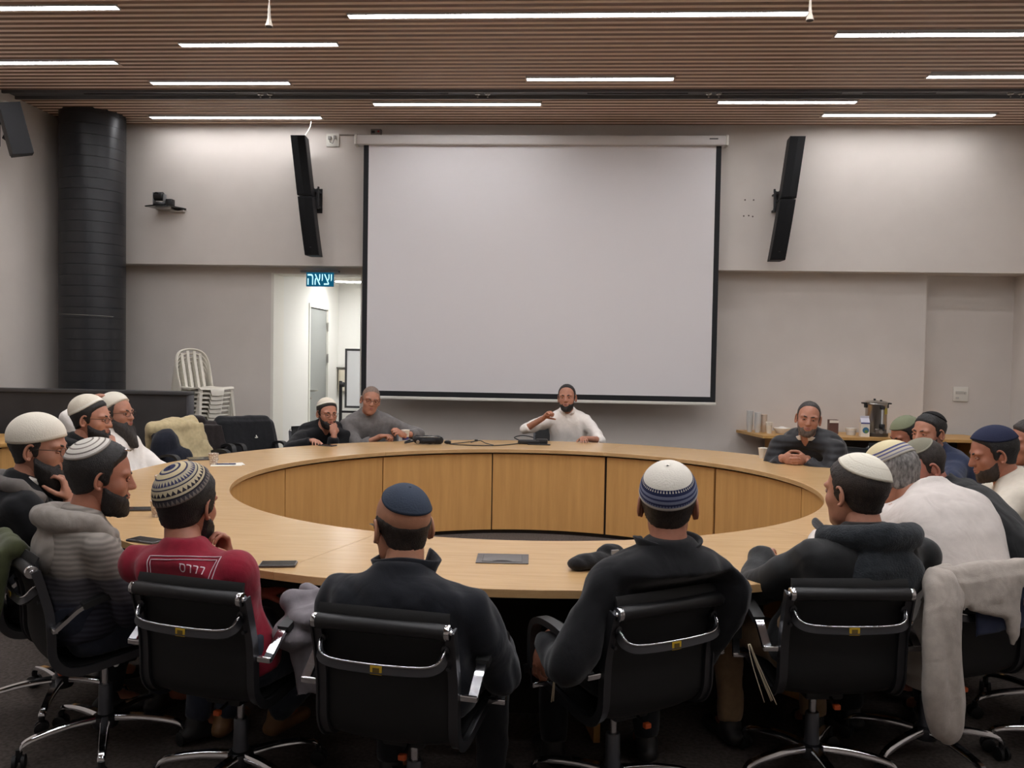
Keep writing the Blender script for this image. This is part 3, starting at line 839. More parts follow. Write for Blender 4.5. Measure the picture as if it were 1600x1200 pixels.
def make_chair():
    t = thing('office_chair', 'chair', 'chair')
    w = .205
    for s in (-1, 1):
        p = smooth_path([(s * w, y, z) for y, z in RAILYZ], 4)
        r = MB().strip(p, .030, .016, (1, 0, 0))
        r.strip([q + Vector((s * .013, 0, 0)) for q in p], .006, .03, (1, 0, 0))
        r.build('side_rail', M_RAIL, t, 40)
    # sling: seat and back one padded surface
    p = smooth_path([(0, y, z) for y, z in RAILYZ], 4)
    p = [Vector((0, .262, .418))] + p + [Vector((0, -.29, .80)), Vector((0, -.283, .822))]
    rings = []
    for i, q in enumerate(p):
        tg = (p[min(i + 1, len(p) - 1)] - p[max(i - 1, 0)]).normalized()
        nn = Vector((1, 0, 0)).cross(tg).normalized()       # towards the sitter / up
        if nn.z < 0 and abs(nn.z) > abs(nn.y):
            nn = -nn
        if nn.y < 0 and abs(nn.y) >= abs(nn.z):
            nn = -nn
        e = 1 if i not in (0, len(p) - 1) else .4
        off = .010
        ww = w - .005
        ring = []
        for a, b in ((-1, -.4), (-.5, -.75), (0, -.8), (.5, -.75), (1, -.4), (1, .5), (.5, .95), (0, 1), (-.5, .95), (-1, .5)):
            sag = -.012 * (1 - a * a)
            ring.append(q + Vector((a * ww, 0, 0)) + nn * (off + sag + .012 * b * e))
        rings.append(ring)
    MB().rings(rings).build('seat_back_sling', M_SLING, t, 60)
    # top roll
    yr, zr = -.297, .772
    MB().lathe((0, yr, zr), [(.020, -.2), (.023, -.195), (.023, .195), (.020, .2)], 16, axis='x').build('top_roll', M_ROLL, t, 40)
    for s in (-1, 1):
        MB().lathe((0, yr, zr), [(.006, s * .216), (.008, s * .211), (.021, s * .210), (.0225, s * .208), (.0225, s * .196)], 16, axis='x').build('roll_end_cap', M_CHROME, t, 40)
    # crossbar behind the back
    pts = smooth_path([(-.19, -.262, .712), (-.19, -.285, .700), (-.182, -.305, .676), (-.15, -.315, .662), (-.08, -.318, .657), (0, -.319, .656), (.08, -.318, .657), (.15, -.315, .662), (.182, -.305, .676), (.19, -.285, .700), (.19, -.262, .712)], 3)
    cb = MB()
    rings = []
    for i, q in enumerate(pts):
        tg = (pts[min(i + 1, len(pts) - 1)] - pts[max(i - 1, 0)]).normalized()
        u = Vector((0, .25, 1))
        u = (u - tg * u.dot(tg)).normalized()
        b = tg.cross(u).normalized()
        rings.append([q + u * (.0145 * cu) + b * (.0065 * su) for cu, su in ((1, -.3), (.9, -1), (-.9, -1), (-1, -.3), (-1, .3), (-.9, 1), (.9, 1), (1, .3))])
    cb.rings(rings)
    for s in (-1, 1):
        cb.lathe((s * .19, -.268, .716), [(.012, -.015), (.013, .0), (.012, .015)], 12, axis='y')
        cb.lathe((s * .197, -.268, .66), [(.006, -.01), (.005, .01)], 8, axis='y')
    xb = cb.build('crossbar', M_RAIL, t, 40)
    MB().tube([q + Vector((0, -.004, .0135)) for q in pts], .0042, 6).build('crossbar_edge', M_CHROME, xb, True)
    st = MB().bbox(-.018, .018, -.3275, -.3255, .642, .668, .0008)
    st.build('sticker', mat('yellow_sticker', (196, 160, 40), .5), xb)
    MB().box(-.010, .010, -.3283, -.3276, .648, .662).build('sticker_mark', mat('sticker_dark', (96, 78, 30), .6), xb)
    # arms
    for s in (-1, 1):
        x = s * .262
        a = MB()
        a.bbox(min(s * .205, s * .275), max(s * .205, s * .275), -.246, -.228, .560, .578, .003)
        a.strip(smooth_path([(x, -.237, .570), (x, -.20, .60), (x, -.165, .628), (x, -.13, .645)], 3), .028, .014, (1, 0, 0))
        ao = a.build('arm', M_CHROME, t, 40)
        a = MB()
        a.bbox(min(s * .205, s * .275), max(s * .205, s * .275), .085, .103, .422, .440, .003)
        a.strip(smooth_path([(x, .094, .430), (x, .10, .47), (x, .104, .50)], 3), .026, .013, (1, 0, 0))
        a.build('arm_post', M_CHROME, t, 40)
        MB().strip(smooth_path([(x, -.15, .640), (x, -.06, .664), (x, .03, .668), (x, .08, .655), (x, .105, .62), (x, .108, .56), (x, .104, .49)], 4), .040, .022, (1, 0, 0)).build('arm_pad', M_PAD, ao, 40)
    # under-seat spreader, mechanism, column
    MB().tube([(-w, .10, .408), (w, .10, .408)], .011, 10).tube([(-w, -.09, .385), (w, -.09, .385)], .011, 10).tube([(-w, -.02, .39), (0, 0, .355), (w, -.02, .39)], .012, 8).build('seat_spreader', M_CHROME, t, 40)
    me_ = MB().bbox(-.07, .07, -.11, .10, .335, .39, .012).build('tilt_mechanism', M_BLACKPLASTIC, t, 40)
    MB().tube([(.02, -.09, .35), (.02, -.155, .335)], .006, 8).build('lever', M_BLACKPLASTIC, me_)
    MB().bbox(.008, .032, -.172, -.152, .325, .343, .004).build('lever_tip', mat('orange_tip', (190, 82, 34), .5), me_)
    MB().cyl((0, 0), .014, .22, .345, 16).cyl((0, 0), .022, .335, .35, 16).build('gas_column', M_CHROME, t, 40)
    MB().lathe((0, 0, 0), [(.030, .105), (.030, .12), (.026, .16), (.025, .245), (.022, .25)], 20).build('column_sleeve', mat('sleeve_grey', (92, 94, 100), .35, .6), t, 40)
    MB().lathe((0, 0, 0), [(.045, .085), (.05, .10), (.045, .128), (.03, .135)], 20).build('hub', M_RAIL, t, 40)
    for k in range(5):
        an = D2R(90 + 36 + 72 * k)
        c, s_ = math.cos(an), math.sin(an)
        pp = smooth_path([(.03, 0, .118), (.12, 0, .118), (.21, 0, .108), (.275, 0, .092), (.298, 0, .07)], 3)
        rings = []
        for i, q in enumerate(pp):
            f = i / (len(pp) - 1)
            wv, hv = .021 - .008 * f, .013 - .003 * f
            ring = []
            for cu, su in ((1, .2), (.6, 1), (-.6, 1), (-1, .2), (-1, -.6), (1, -.6)):
                lx = q.x
                ly = wv * cu
                lz = q.z + hv * su
                ring.append((lx * c - ly * s_, lx * s_ + ly * c, lz))
            rings.append(ring)
        lg = MB().rings(rings).build('base_leg', M_CHROME, t, 40)
        cs_ = MB()
        for dd in (-1, 1):
            cs_.lathe((0, 0, 0), [(.020, -.008), (.027, -.006), (.027, .006), (.020, .008)], 14, axis='x')
        cw_ = MB()
        R_ = Matrix.Rotation(an + .6 * k, 3, 'Z')
        for dd in (-1, 1):
            cw_.lathe(Vector((.298 * c, .298 * s_, .028)) + R_ @ Vector((0, dd * .015, 0)), [(.018, -.009), (.027, -.006), (.027, .006), (.018, .009)], 14, axis='y', rot=R_)
        cw_.tube([(.298 * c, .298 * s_, .03), (.298 * c, .298 * s_, .075)], .012, 8)
        cw_.build('caster', M_RUBBER, lg, 40)
    return t
CH0 = make_chair()
CH0_USED = [False]
CHG = 'black mesh office chairs round the table'
def office_chair(x, y, ang, label):
    if not CH0_USED[0]:
        CH0_USED[0] = True
        CH0.location = (x, y, 0)
        CH0.rotation_euler[2] = D2R(ang)
        CH0['label'] = label
        CH0['group'] = CHG
        return CH0
    return dup(CH0, (x, y, 0), D2R(ang), label, CHG)

# ------------------------------------------------------------------ plastic chair stack
M_MONO = mat('white_resin', (222, 216, 202), 0.4)
def make_mono():
    t = thing('plastic_chair', 'chair', 'chair')
    # seat pan facing +Y
    rings = []
    for y, z, w, dr in ((-.20, .425, .19, 0), (-.10, .418, .20, 0), (.05, .418, .21, 0), (.16, .43, .215, 0), (.205, .427, .21, 0), (.218, .415, .205, .3), (.223, .405, .20, 1)):
        zz = [z + .012, z + .006, z - .004 - dr * .05, z - .006 - dr * .055, z - .004 - dr * .05, z + .006, z + .012]
        xx = [-w, -w * .42, -w * .34, 0, w * .34, w * .42, w]
        rings.append([(a_, y, b_) for a_, b_ in zip(xx, zz)] + [(a_, y - .012 * (dr > 0), b_ - .012 * (dr == 0) - .006) for a_, b_ in list(zip(xx, zz))[::-1]])
    MB().rings(rings).build('seat', M_MONO, t, 50)
    p = smooth_path([(-.195, -.19, .42), (-.20, -.235, .55), (-.195, -.275, .70), (-.15, -.30, .80), (-.06, -.312, .84), (.06, -.312, .84), (.15, -.30, .80), (.195, -.275, .70), (.20, -.235, .55), (.195, -.19, .42)], 3)
    MB().tube(p, .02, 8, flat=(1.3, .6), up=(0, 1, .1)).build('back_frame', M_MONO, t, 60)
    for x, zt in ((-.11, .80), (-.04, .825), (.04, .825), (.11, .80)):
        MB().strip([(x, -.20, .42), (x, -.245, .58), (x, -.287, .72), (x, -.305, zt)], .034, .008, (1, 0, 0)).build('back_slat', M_MONO, t, 40)
    for sx_ in (-1, 1):
        for y0, y1 in ((.205, .235), (-.19, -.25)):
            q = []
            for z, f in ((.425, 1.0), (.2, .8), (.0, .6)):
                g = (.425 - z) / .425
                xx = sx_ * (.20 + .03 * g)
                yy = y0 + (y1 - y0) * g
                hw = .035 * f
                q.append([(xx - sx_ * hw, yy, z), (xx, yy, z), (xx, yy - (hw if y0 > 0 else -hw), z), (xx - sx_ * .008, yy - (hw if y0 > 0 else -hw), z), (xx - sx_ * .008, yy - (.008 if y0 > 0 else -.008), z), (xx - sx_ * hw, yy - (.008 if y0 > 0 else -.008), z)])
            MB().rings(q).build('leg', M_MONO, t)
    return t
mono = make_mono()
ORD = ['topmost', 'second', 'third', 'fourth', 'fifth', 'sixth', 'seventh', 'eighth', 'ninth', 'tenth', 'eleventh', 'twelfth', 'thirteenth', 'fourteenth', 'fifteenth', 'sixteenth']
SX, SY, SA, NST = -4.02, 9.26, -125, 16
for k in range(NST):
    idx = NST - 1 - k
    lab = 'white plastic chair in the stack by the doorway, ' + (ORD[idx] + ' of the stack' if idx == 0 else ORD[idx] + ' from the top')
    f = Vector((math.cos(D2R(SA + 90)), math.sin(D2R(SA + 90)), 0)) * (.011 * k)
    loc = (SX + f.x, SY + f.y, .0478 * k)
    if k == 0:
        mono.location = loc
        mono.rotation_euler[2] = D2R(SA)
        mono['label'] = lab
        mono['group'] = 'stacked white plastic chairs'
    else:
        dup(mono, loc, D2R(SA), lab, 'stacked white plastic chairs')
# ------------------------------------------------------------------ organic meshes
def remesh(mb, voxel, smooth=4, factor=.5):
    me = bpy.data.meshes.new('tmp')
    me.from_pydata(mb.v, [], mb.f)
    ob = bpy.data.objects.new('tmp', me)
    COL.objects.link(ob)
    r = ob.modifiers.new('r', 'REMESH')
    r.mode = 'VOXEL'
    r.voxel_size = voxel
    s = ob.modifiers.new('s', 'SMOOTH')
    s.factor = factor
    s.iterations = smooth
    ev = ob.evaluated_get(bpy.context.evaluated_depsgraph_get())
    m2 = ev.to_mesh()
    n = len(m2.vertices)
    v = np.empty(n * 3)
    m2.vertices.foreach_get('co', v)
    v = v.reshape(-1, 3)
    nl = len(m2.loops)
    li = np.empty(nl, dtype=np.int32)
    m2.loops.foreach_get('vertex_index', li)
    q = li.reshape(-1, 4)
    ev.to_mesh_clear()
    bpy.data.objects.remove(ob)
    bpy.data.meshes.remove(me)
    return v, q
def normals(v, q):
    a = v[q[:, 2]] - v[q[:, 0]]
    b = v[q[:, 3]] - v[q[:, 1]]
    fn = np.cross(a, b)
    n = np.zeros_like(v)
    for k in range(4):
        np.add.at(n, q[:, k], fn)
    return n / (np.linalg.norm(n, axis=1, keepdims=True) + 1e-12)
def folds(v, amp, freq, seed, aniso=(1, 1, 1)):
    r = np.random.default_rng(seed)
    p = v * np.array(aniso)
    w = np.zeros(len(v))
    for o in range(3):
        for k in range(4):
            d = r.normal(size=3)
            d /= np.linalg.norm(d)
            d2 = r.normal(size=3)
            d2 /= np.linalg.norm(d2)
            f = freq * (1.0 + .9 * o) * r.uniform(.8, 1.25)
            w += np.sin(p @ d * f + r.uniform(0, 6.28) + 1.6 * np.sin(p @ d2 * f * .6 + r.uniform(0, 6.28))) / (1 + o) / 4
    w = np.sign(w) * np.abs(w) ** .8
    return amp * w

def capsule(mb, p0, p1, r0, r1, n=14, flat0=False, flat1=False, sq=(1, 1), ref=None):
    p0, p1 = Vector(p0), Vector(p1)
    t = (p1 - p0)
    L = t.length
    t = t.normalized() if L > 1e-6 else Vector((0, 0, 1))
    a = Vector(ref) if ref is not None else t.orthogonal()
    a = a - t * a.dot(t)
    a = a.normalized() if a.length > 1e-5 else t.orthogonal().normalized()
    b = t.cross(a)
    rings = []
    def ring(c, r):
        rings.append([c + a * (r * sq[0] * math.cos(2 * math.pi * j / n)) + b * (r * sq[1] * math.sin(2 * math.pi * j / n)) for j in range(n)])
    if not flat0:
        for ph in (75, 50, 25):
            ring(p0 - t * (r0 * math.sin(D2R(ph))), r0 * math.cos(D2R(ph)))
    ring(p0, r0)
    ring(p0.lerp(p1, .5), (r0 + r1) / 2)
    ring(p1, r1)
    if not flat1:
        for ph in (25, 50, 75):
            ring(p1 + t * (r1 * math.sin(D2R(ph))), r1 * math.cos(D2R(ph)))
    mb.rings(rings)

# ------------------------------------------------------------------ head
def smin(a, b, k):
    h = np.clip(.5 + .5 * (b - a) / k, 0, 1)
    return b * (1 - h) + a * h - k * h * (1 - h)
def s_ell(p, c, r):
    q = (p - np.array(c)) / np.array(r)
    k0 = np.linalg.norm(q, axis=-1)
    k1 = np.linalg.norm(q / np.array(r), axis=-1) + 1e-9
    return k0 * (k0 - 1) / k1
def s_cap(p, a, b, r0, r1):
    a, b = np.array(a), np.array(b)
    pa, ba = p - a, b - a
    h = np.clip((pa @ ba) / (ba @ ba), 0, 1)
    return np.linalg.norm(pa - h[..., None] * ba, axis=-1) - (r0 + (r1 - r0) * h)
def head_sdf(p):
    ap = p.copy()
    ap[..., 0] = np.abs(ap[..., 0])
    d = s_ell(p, (0, -.012, .036), (.076, .099, .083))
    d = smin(d, s_ell(p, (0, .026, -.028), (.063, .064, .088)), .03)
    d = smin(d, s_ell(p, (0, .036, -.078), (.05, .048, .04)), .03)
    d = smin(d, s_ell(p, (0, -.031, -.042), (.050, .046, .056)), .03)
    d = smin(d, s_ell(p, (0, .070, -.102), (.024, .02, .016)), .025)
    d = smin(d, s_ell(ap, (.03, .076, .021), (.028, .014, .010)), .016)
    d = smin(d, s_ell(ap, (.040, .054, -.026), (.024, .024, .022)), .022)
    d = -smin(-d, s_ell(ap, (.031, .100, .001), (.019, .017, .011)), .012)
    d = smin(d, s_cap(p, (0, .086, .012), (0, .106, -.029), .0085, .0118), .012)
    d = smin(d, s_ell(ap, (.011, .097, -.033), (.0085, .010, .0075)), .007)
    d = smin(d, s_cap(p, (-.016, .089, -.055), (.016, .089, -.055), .0065, .0065), .008)
    d = smin(d, s_cap(p, (-.013, .087, -.068), (.013, .087, -.068), .0075, .0075), .008)
    return d
HC0 = np.array([0, .008, -.005])
def head_r(dirs):
    ts = np.linspace(.03, .19, 54)
    out = np.full(len(dirs), .03)
    prev = None
    for t in ts:
        p = HC0 + dirs * t
        dd = head_sdf(p)
        if prev is not None:
            cr = (prev < 0) & (dd >= 0)
            f = np.where(cr, prev / (prev - dd + 1e-12), 0)
            out = np.where(cr, t - (ts[1] - ts[0]) * (1 - f), out)
        prev = dd
    return out
NT, NP = 58, 76
_th = np.pi * (np.arange(NT) + .5) / NT
_ph = 2 * np.pi * np.arange(NP) / NP
_T, _P = np.meshgrid(_th, _ph, indexing='ij')
HDIR = np.stack([np.sin(_T) * np.sin(_P), np.sin(_T) * np.cos(_P), np.cos(_T)], -1).reshape(-1, 3)
HR = head_r(HDIR)
HV = HC0 + HDIR * HR[:, None]
HF = []
for i in range(NT - 1):
    for j in range(NP):
        j2 = (j + 1) % NP
        HF.append((i * NP + j, i * NP + j2, (i + 1) * NP + j2, (i + 1) * NP + j))
HF = np.array(HF)
HCAPS = [tuple(range(NP)), tuple((NT - 1) * NP + j for j in range(NP))[::-1]]
def sstep(x, w):
    t = np.clip(x / w, 0, 1)
    return t * t * (3 - 2 * t)
def hair_mask(p, style):
    yk = [-.12, -.07, -.03, -.005, .006, .018, .030, .048, .075, .1]
    zk = [-.078, -.075, -.056, -.022, -.03, -.032, .030, .050, .070, .078]
    zl = np.interp(p[:, 1], yk, zk)
    if style in ('low', 'bald'):
        zl = np.interp(p[:, 1], yk, [-.080, -.077, -.062, -.022, -.035, -.035, .028, .044, .058, .064])
    if style == 'receding':
        zl = np.interp(p[:, 1], yk, [-.068, -.066, -.05, -.022, -.03, -.03, .045, .075, .096, .1])
    s = p[:, 2] - zl
    if style == 'bald':
        top = .050 - .3 * np.maximum(p[:, 1], 0) - .28 * p[:, 1]
        top = np.interp(p[:, 1], [-.11, -.08, -.04, 0, .03, .06], [.012, .022, .042, .052, .035, .0])
        s = np.minimum(s, top - p[:, 2])
    return s
def beard_mask(p, full=True):
    x, y, z = np.abs(p[:, 0]), p[:, 1], p[:, 2]
    top = np.interp(y, [-.01, .012, .03, .05, .075, .095, .12], [-.03, -.022, -.034, -.045, -.054, -.040, -.040])
    s = top - z
    s = np.minimum(s, y - (.0 if full else .01))
    lip = .011 - np.sqrt((x * .55) ** 2 + (z + .0625) ** 2)
    s = np.where((y > .07) & (lip > -.004), np.minimum(s, -lip), s)
    s = np.minimum(s, z + .130)
    return s
def sub_faces(keep, faces):
    return faces[keep[faces].any(axis=1)]
def compact(v, f):
    used = np.unique(f)
    mp = np.full(len(v), -1)
    mp[used] = np.arange(len(used))
    return v[used], mp[f]
def ear_mesh(s):
    mb = MB()
    R = Matrix.Rotation(s * D2R(24), 3, 'Z') @ Matrix.Rotation(D2R(-10), 3, 'X')
    c = Vector((s * .0765, -.008, -.006))
    out = []
    for i in range(13):
        a = D2R(-120 + i * 20)
        out.append(c + R @ Vector((s * (.008 - .004 * math.cos(a)), .0165 * math.cos(a + math.pi) * (1 if i > 3 else .8), .030 * math.sin(a) * (1 if math.sin(a) > 0 else .95))))
    mb.tube(out, [.004] + [.0052] * 11 + [.004], 8)
    mb.ball(c + R @ Vector((s * .000, .002, -.002)), (.005, .014, .026), 12, 8, rot=R)
    mb.ball(c + R @ Vector((s * .003, .004, -.026)), (.0055, .008, .009), 10, 6, rot=R)
    mb.ball(c + R @ Vector((s * -.002, .013, -.002)), (.006, .006, .007), 8, 6, rot=R)
    return mb
EARS = {s: ear_mesh(s) for s in (-1, 1)}

# ------------------------------------------------------------------ hands
def make_hand(curl, spread=1.0, thumb=0.3, voxel=.0042):
    mb = MB()
    mb.ball((0, .045, 0), (.040, .056, .0155), 16, 10)
    mb.ball((.022, .030, -.006), (.020, .032, .015), 12, 8)
    mb.ball((-.024, .036, -.005), (.016, .036, .014), 12, 8)
    capsule(mb, (0, -.02, 0), (0, .02, 0), .026, .028, sq=(1, .72), ref=(1, 0, 0))
    base = [(.029, .088, 0), (.0095, .095, .001), (-.0105, .091, 0), (-.029, .080, -.001)]
    ln = [.072, .080, .074, .058]
    rad = [.0088, .0092, .0088, .0078]
    for k in range(4):
        p = Vector(base[k])
        az = D2R((8, 2, -4, -11)[k] * spread)
        pit = 0
        cu = curl[k] if isinstance(curl, (list, tuple)) else curl
        capsule(mb, Vector((base[k][0] * .8, .045, 0)), p, .0105, rad[k] * 1.1, 10)
        for sgi, fr in enumerate((.45, .31, .24)):
            pit += D2R(cu * (.85, 1.0, .7)[sgi])
            d = Vector((math.sin(az) * math.cos(pit), math.cos(az) * math.cos(pit), -math.sin(pit)))
            q = p + d * (ln[k] * fr)
            capsule(mb, p, q, rad[k] * (1 - .1 * sgi), rad[k] * (.92 - .1 * sgi), 10)
            p = q
    p = Vector((.026, .018, -.006))
    d = Vector((.78, .58, -.22 - thumb * .5)).normalized()
    d2 = Vector((.45 - .3 * thumb, .85, -.2 - thumb * .7)).normalized()
    d3 = Vector((.25 - .5 * thumb, .92, -.22 - thumb * .8)).normalized()
    for dd, L, r0, r1 in ((d, .040, .0135, .0115), (d2, .032, .0112, .0098), (d3, .026, .0096, .0078)):
        q = p + dd * L
        capsule(mb, p, q, r0, r1, 10)
        p = q
    return remesh(mb, voxel, 3)
HANDS = {'relaxed': make_hand([22, 26, 30, 34], 1, .35), 'curled': make_hand([55, 62, 66, 68], .6, .8), 'fist': make_hand([78, 82, 84, 84], .3, 1.1), 'flat': make_hand([6, 6, 8, 10], 1.0, .15), 'point': make_hand([40, 62, 70, 72], .5, .9)}
def place_hand(pose, left, wrist, fdir, pnormal, scale=1.0):
    v, q = HANDS[pose]
    v = v * scale
    q = q.copy()
    if not left:
        v = v * np.array([-1, 1, 1])
        q = q[:, ::-1]
    y = Vector(fdir).normalized()
    z = -Vector(pnormal)
    z = z - y * z.dot(y)
    z = z.normalized() if z.length > 1e-4 else y.orthogonal().normalized()
    x = y.cross(z)
    R = np.array([[x.x, y.x, z.x], [x.y, y.y, z.y], [x.z, y.z, z.z]])
    return v @ R.T + np.array(wrist), q

def ik(S, W, l1, l2, hint):
    S, W, hint = Vector(S), Vector(W), Vector(hint)
    d = W - S
    L = min(d.length, (l1 + l2) * .995)
    t = d.normalized()
    W = S + t * L
    a = (l1 * l1 - l2 * l2 + L * L) / (2 * L)
    h = math.sqrt(max(0, l1 * l1 - a * a))
    n = hint - t * hint.dot(t)
    n = n.normalized() if n.length > 1e-5 else t.orthogonal().normalized()
    return S + t * a + n * h, W

# ------------------------------------------------------------------ person materials
SKINS = {}
def skin_mat(name, rgb):
    if name not in SKINS:
        m = mat('skin_' + name, rgb, 0.5, noise=0.10, nscale=30, bump=0.15, bscale=300)
        b = m.node_tree.nodes['Principled BSDF']
        b.inputs['Subsurface Weight'].default_value = 0.08
        b.inputs['Subsurface Radius'].default_value = (0.012, 0.005, 0.003)
        SKINS[name] = m
    return SKINS[name]
def hair_mat(name, rgb, rgb2=None):
    return mat('hair_' + name, rgb, 0.55, noise=0.5, nscale=90, bump=0.8, bscale=420, stretch=(1, 1, .35), rgb2=rgb2)
def cloth(name, rgb, rough=.85, bump=.25, bscale=500, sheen=.15, noise=.12):
    m = mat('cloth_' + name, rgb, rough, noise=noise, nscale=35, bump=bump, bscale=bscale, spec=.2, sheen=sheen)
    nt = m.node_tree
    if bump > 0 and 'wrinkle' not in nt.nodes:
        b = nt.nodes['Principled BSDF']
        tc = nt.nodes.new('ShaderNodeTexCoord')
        n = nt.nodes.new('ShaderNodeTexNoise')
        n.name = 'wrinkle'
        n.inputs['Scale'].default_value = 7.5
        n.inputs['Detail'].default_value = 2.5
        n.inputs['Distortion'].default_value = 1.0
        nt.links.new(tc.outputs['Object'], n.inputs['Vector'])
        bp = nt.nodes.new('ShaderNodeBump')
        bp.inputs['Strength'].default_value = .28
        bp.inputs['Distance'].default_value = .03
        old = b.inputs['Normal'].links[0].from_socket
        nt.links.new(old, bp.inputs['Normal'])
        nt.links.new(n.outputs['Fac'], bp.inputs['Height'])
        nt.links.new(bp.outputs['Normal'], b.inputs['Normal'])
    return m
M_EYE = mat('eye_white', (215, 208, 200), .25)
M_IRIS = mat('eye_iris', (40, 26, 18), .15)
M_LIP = mat('lip_tone', (150, 88, 78), .45)
M_GLASSF = mat('spectacle_frame', (58, 46, 38), .3, .4)
M_GLASSL = mat('spectacle_lens', (235, 240, 240), .02, trans=1.0, spec=.5)

def kippah_mat(name, stops, teeth=None, rough=.85, bscale=160):
    """stops: [(radius fraction, rgb)] constant bands from the crown outwards; teeth: [(r0, r1, n, rgb)] bands broken into stitches"""
    key = 'kippah_' + name
    if key in MATS:
        return MATS[key]
    m = bpy.data.materials.new(key)
    m.use_nodes = True
    nt = m.node_tree
    b = nt.nodes['Principled BSDF']
    b.inputs['Roughness'].default_value = rough
    b.inputs['Specular IOR Level'].default_value = .2
    uv = nt.nodes.new('ShaderNodeTexCoord')
    sp = nt.nodes.new('ShaderNodeSeparateXYZ')
    nt.links.new(uv.outputs['UV'], sp.inputs[0])
    cr = nt.nodes.new('ShaderNodeValToRGB')
    cr.color_ramp.interpolation = 'CONSTANT'
    els = cr.color_ramp.elements
    els[0].position = 0
    els[0].color = (*lin(stops[0][1]), 1)
    els[1].position = stops[1][0] if len(stops) > 1 else 1
    els[1].color = (*lin(stops[min(1, len(stops) - 1)][1]), 1)
    for p, c in stops[2:]:
        e = els.new(p)
        e.color = (*lin(c), 1)
    nt.links.new(sp.outputs['Y'], cr.inputs['Fac'])
    out = cr.outputs['Color']
    for r0, r1, n, c in (teeth or []):
        mu = nt.nodes.new('ShaderNodeMath')
        mu.operation = 'MULTIPLY'
        mu.inputs[1].default_value = n
        nt.links.new(sp.outputs['X'], mu.inputs[0])
        fr = nt.nodes.new('ShaderNodeMath')
        fr.operation = 'FRACT'
        nt.links.new(mu.outputs[0], fr.inputs[0])
        pp = nt.nodes.new('ShaderNodeMath')
        pp.operation = 'PINGPONG'
        pp.inputs[1].default_value = .5
        nt.links.new(fr.outputs[0], pp.inputs[0])
        mr = nt.nodes.new('ShaderNodeMapRange')
        mr.inputs['From Min'].default_value = r0
        mr.inputs['From Max'].default_value = r1
        mr.inputs['To Min'].default_value = 0
        mr.inputs['To Max'].default_value = .5
        mr.clamp = False
        nt.links.new(sp.outputs['Y'], mr.inputs['Value'])
        lt = nt.nodes.new('ShaderNodeMath')
        lt.operation = 'LESS_THAN'
        nt.links.new(mr.outputs[0], lt.inputs[0])
        nt.links.new(pp.outputs[0], lt.inputs[1])
        g0 = nt.nodes.new('ShaderNodeMath')
        g0.operation = 'GREATER_THAN'
        g0.inputs[1].default_value = r0
        nt.links.new(sp.outputs['Y'], g0.inputs[0])
        g1 = nt.nodes.new('ShaderNodeMath')
        g1.operation = 'LESS_THAN'
        g1.inputs[1].default_value = r1
        nt.links.new(sp.outputs['Y'], g1.inputs[0])
        a = nt.nodes.new('ShaderNodeMath')
        a.operation = 'MULTIPLY'
        nt.links.new(g0.outputs[0], a.inputs[0])
        nt.links.new(g1.outputs[0], a.inputs[1])
        a2 = nt.nodes.new('ShaderNodeMath')
        a2.operation = 'MULTIPLY'
        nt.links.new(a.outputs[0], a2.inputs[0])
        nt.links.new(lt.outputs[0], a2.inputs[1])
        mx = nt.nodes.new('ShaderNodeMixRGB')
        nt.links.new(a2.outputs[0], mx.inputs[0])
        nt.links.new(out, mx.inputs[1])
        mx.inputs[2].default_value = (*lin(c), 1)
        out = mx.outputs[0]
    nt.links.new(out, b.inputs['Base Color'])
    n2 = nt.nodes.new('ShaderNodeTexNoise')
    n2.inputs['Scale'].default_value = bscale
    oc = nt.nodes.new('ShaderNodeTexCoord')
    nt.links.new(oc.outputs['Object'], n2.inputs['Vector'])
    bp = nt.nodes.new('ShaderNodeBump')
    bp.inputs['Strength'].default_value = .35
    bp.inputs['Distance'].default_value = .003
    nt.links.new(n2.outputs['Fac'], bp.inputs['Height'])
    nt.links.new(bp.outputs['Normal'], b.inputs['Normal'])
    MATS[key] = m
    return m

def fwd(a):
    return Vector((-math.sin(D2R(a)), math.cos(D2R(a)), 0))
def rgt(a):
    return Vector((math.cos(D2R(a)), math.sin(D2R(a)), 0))

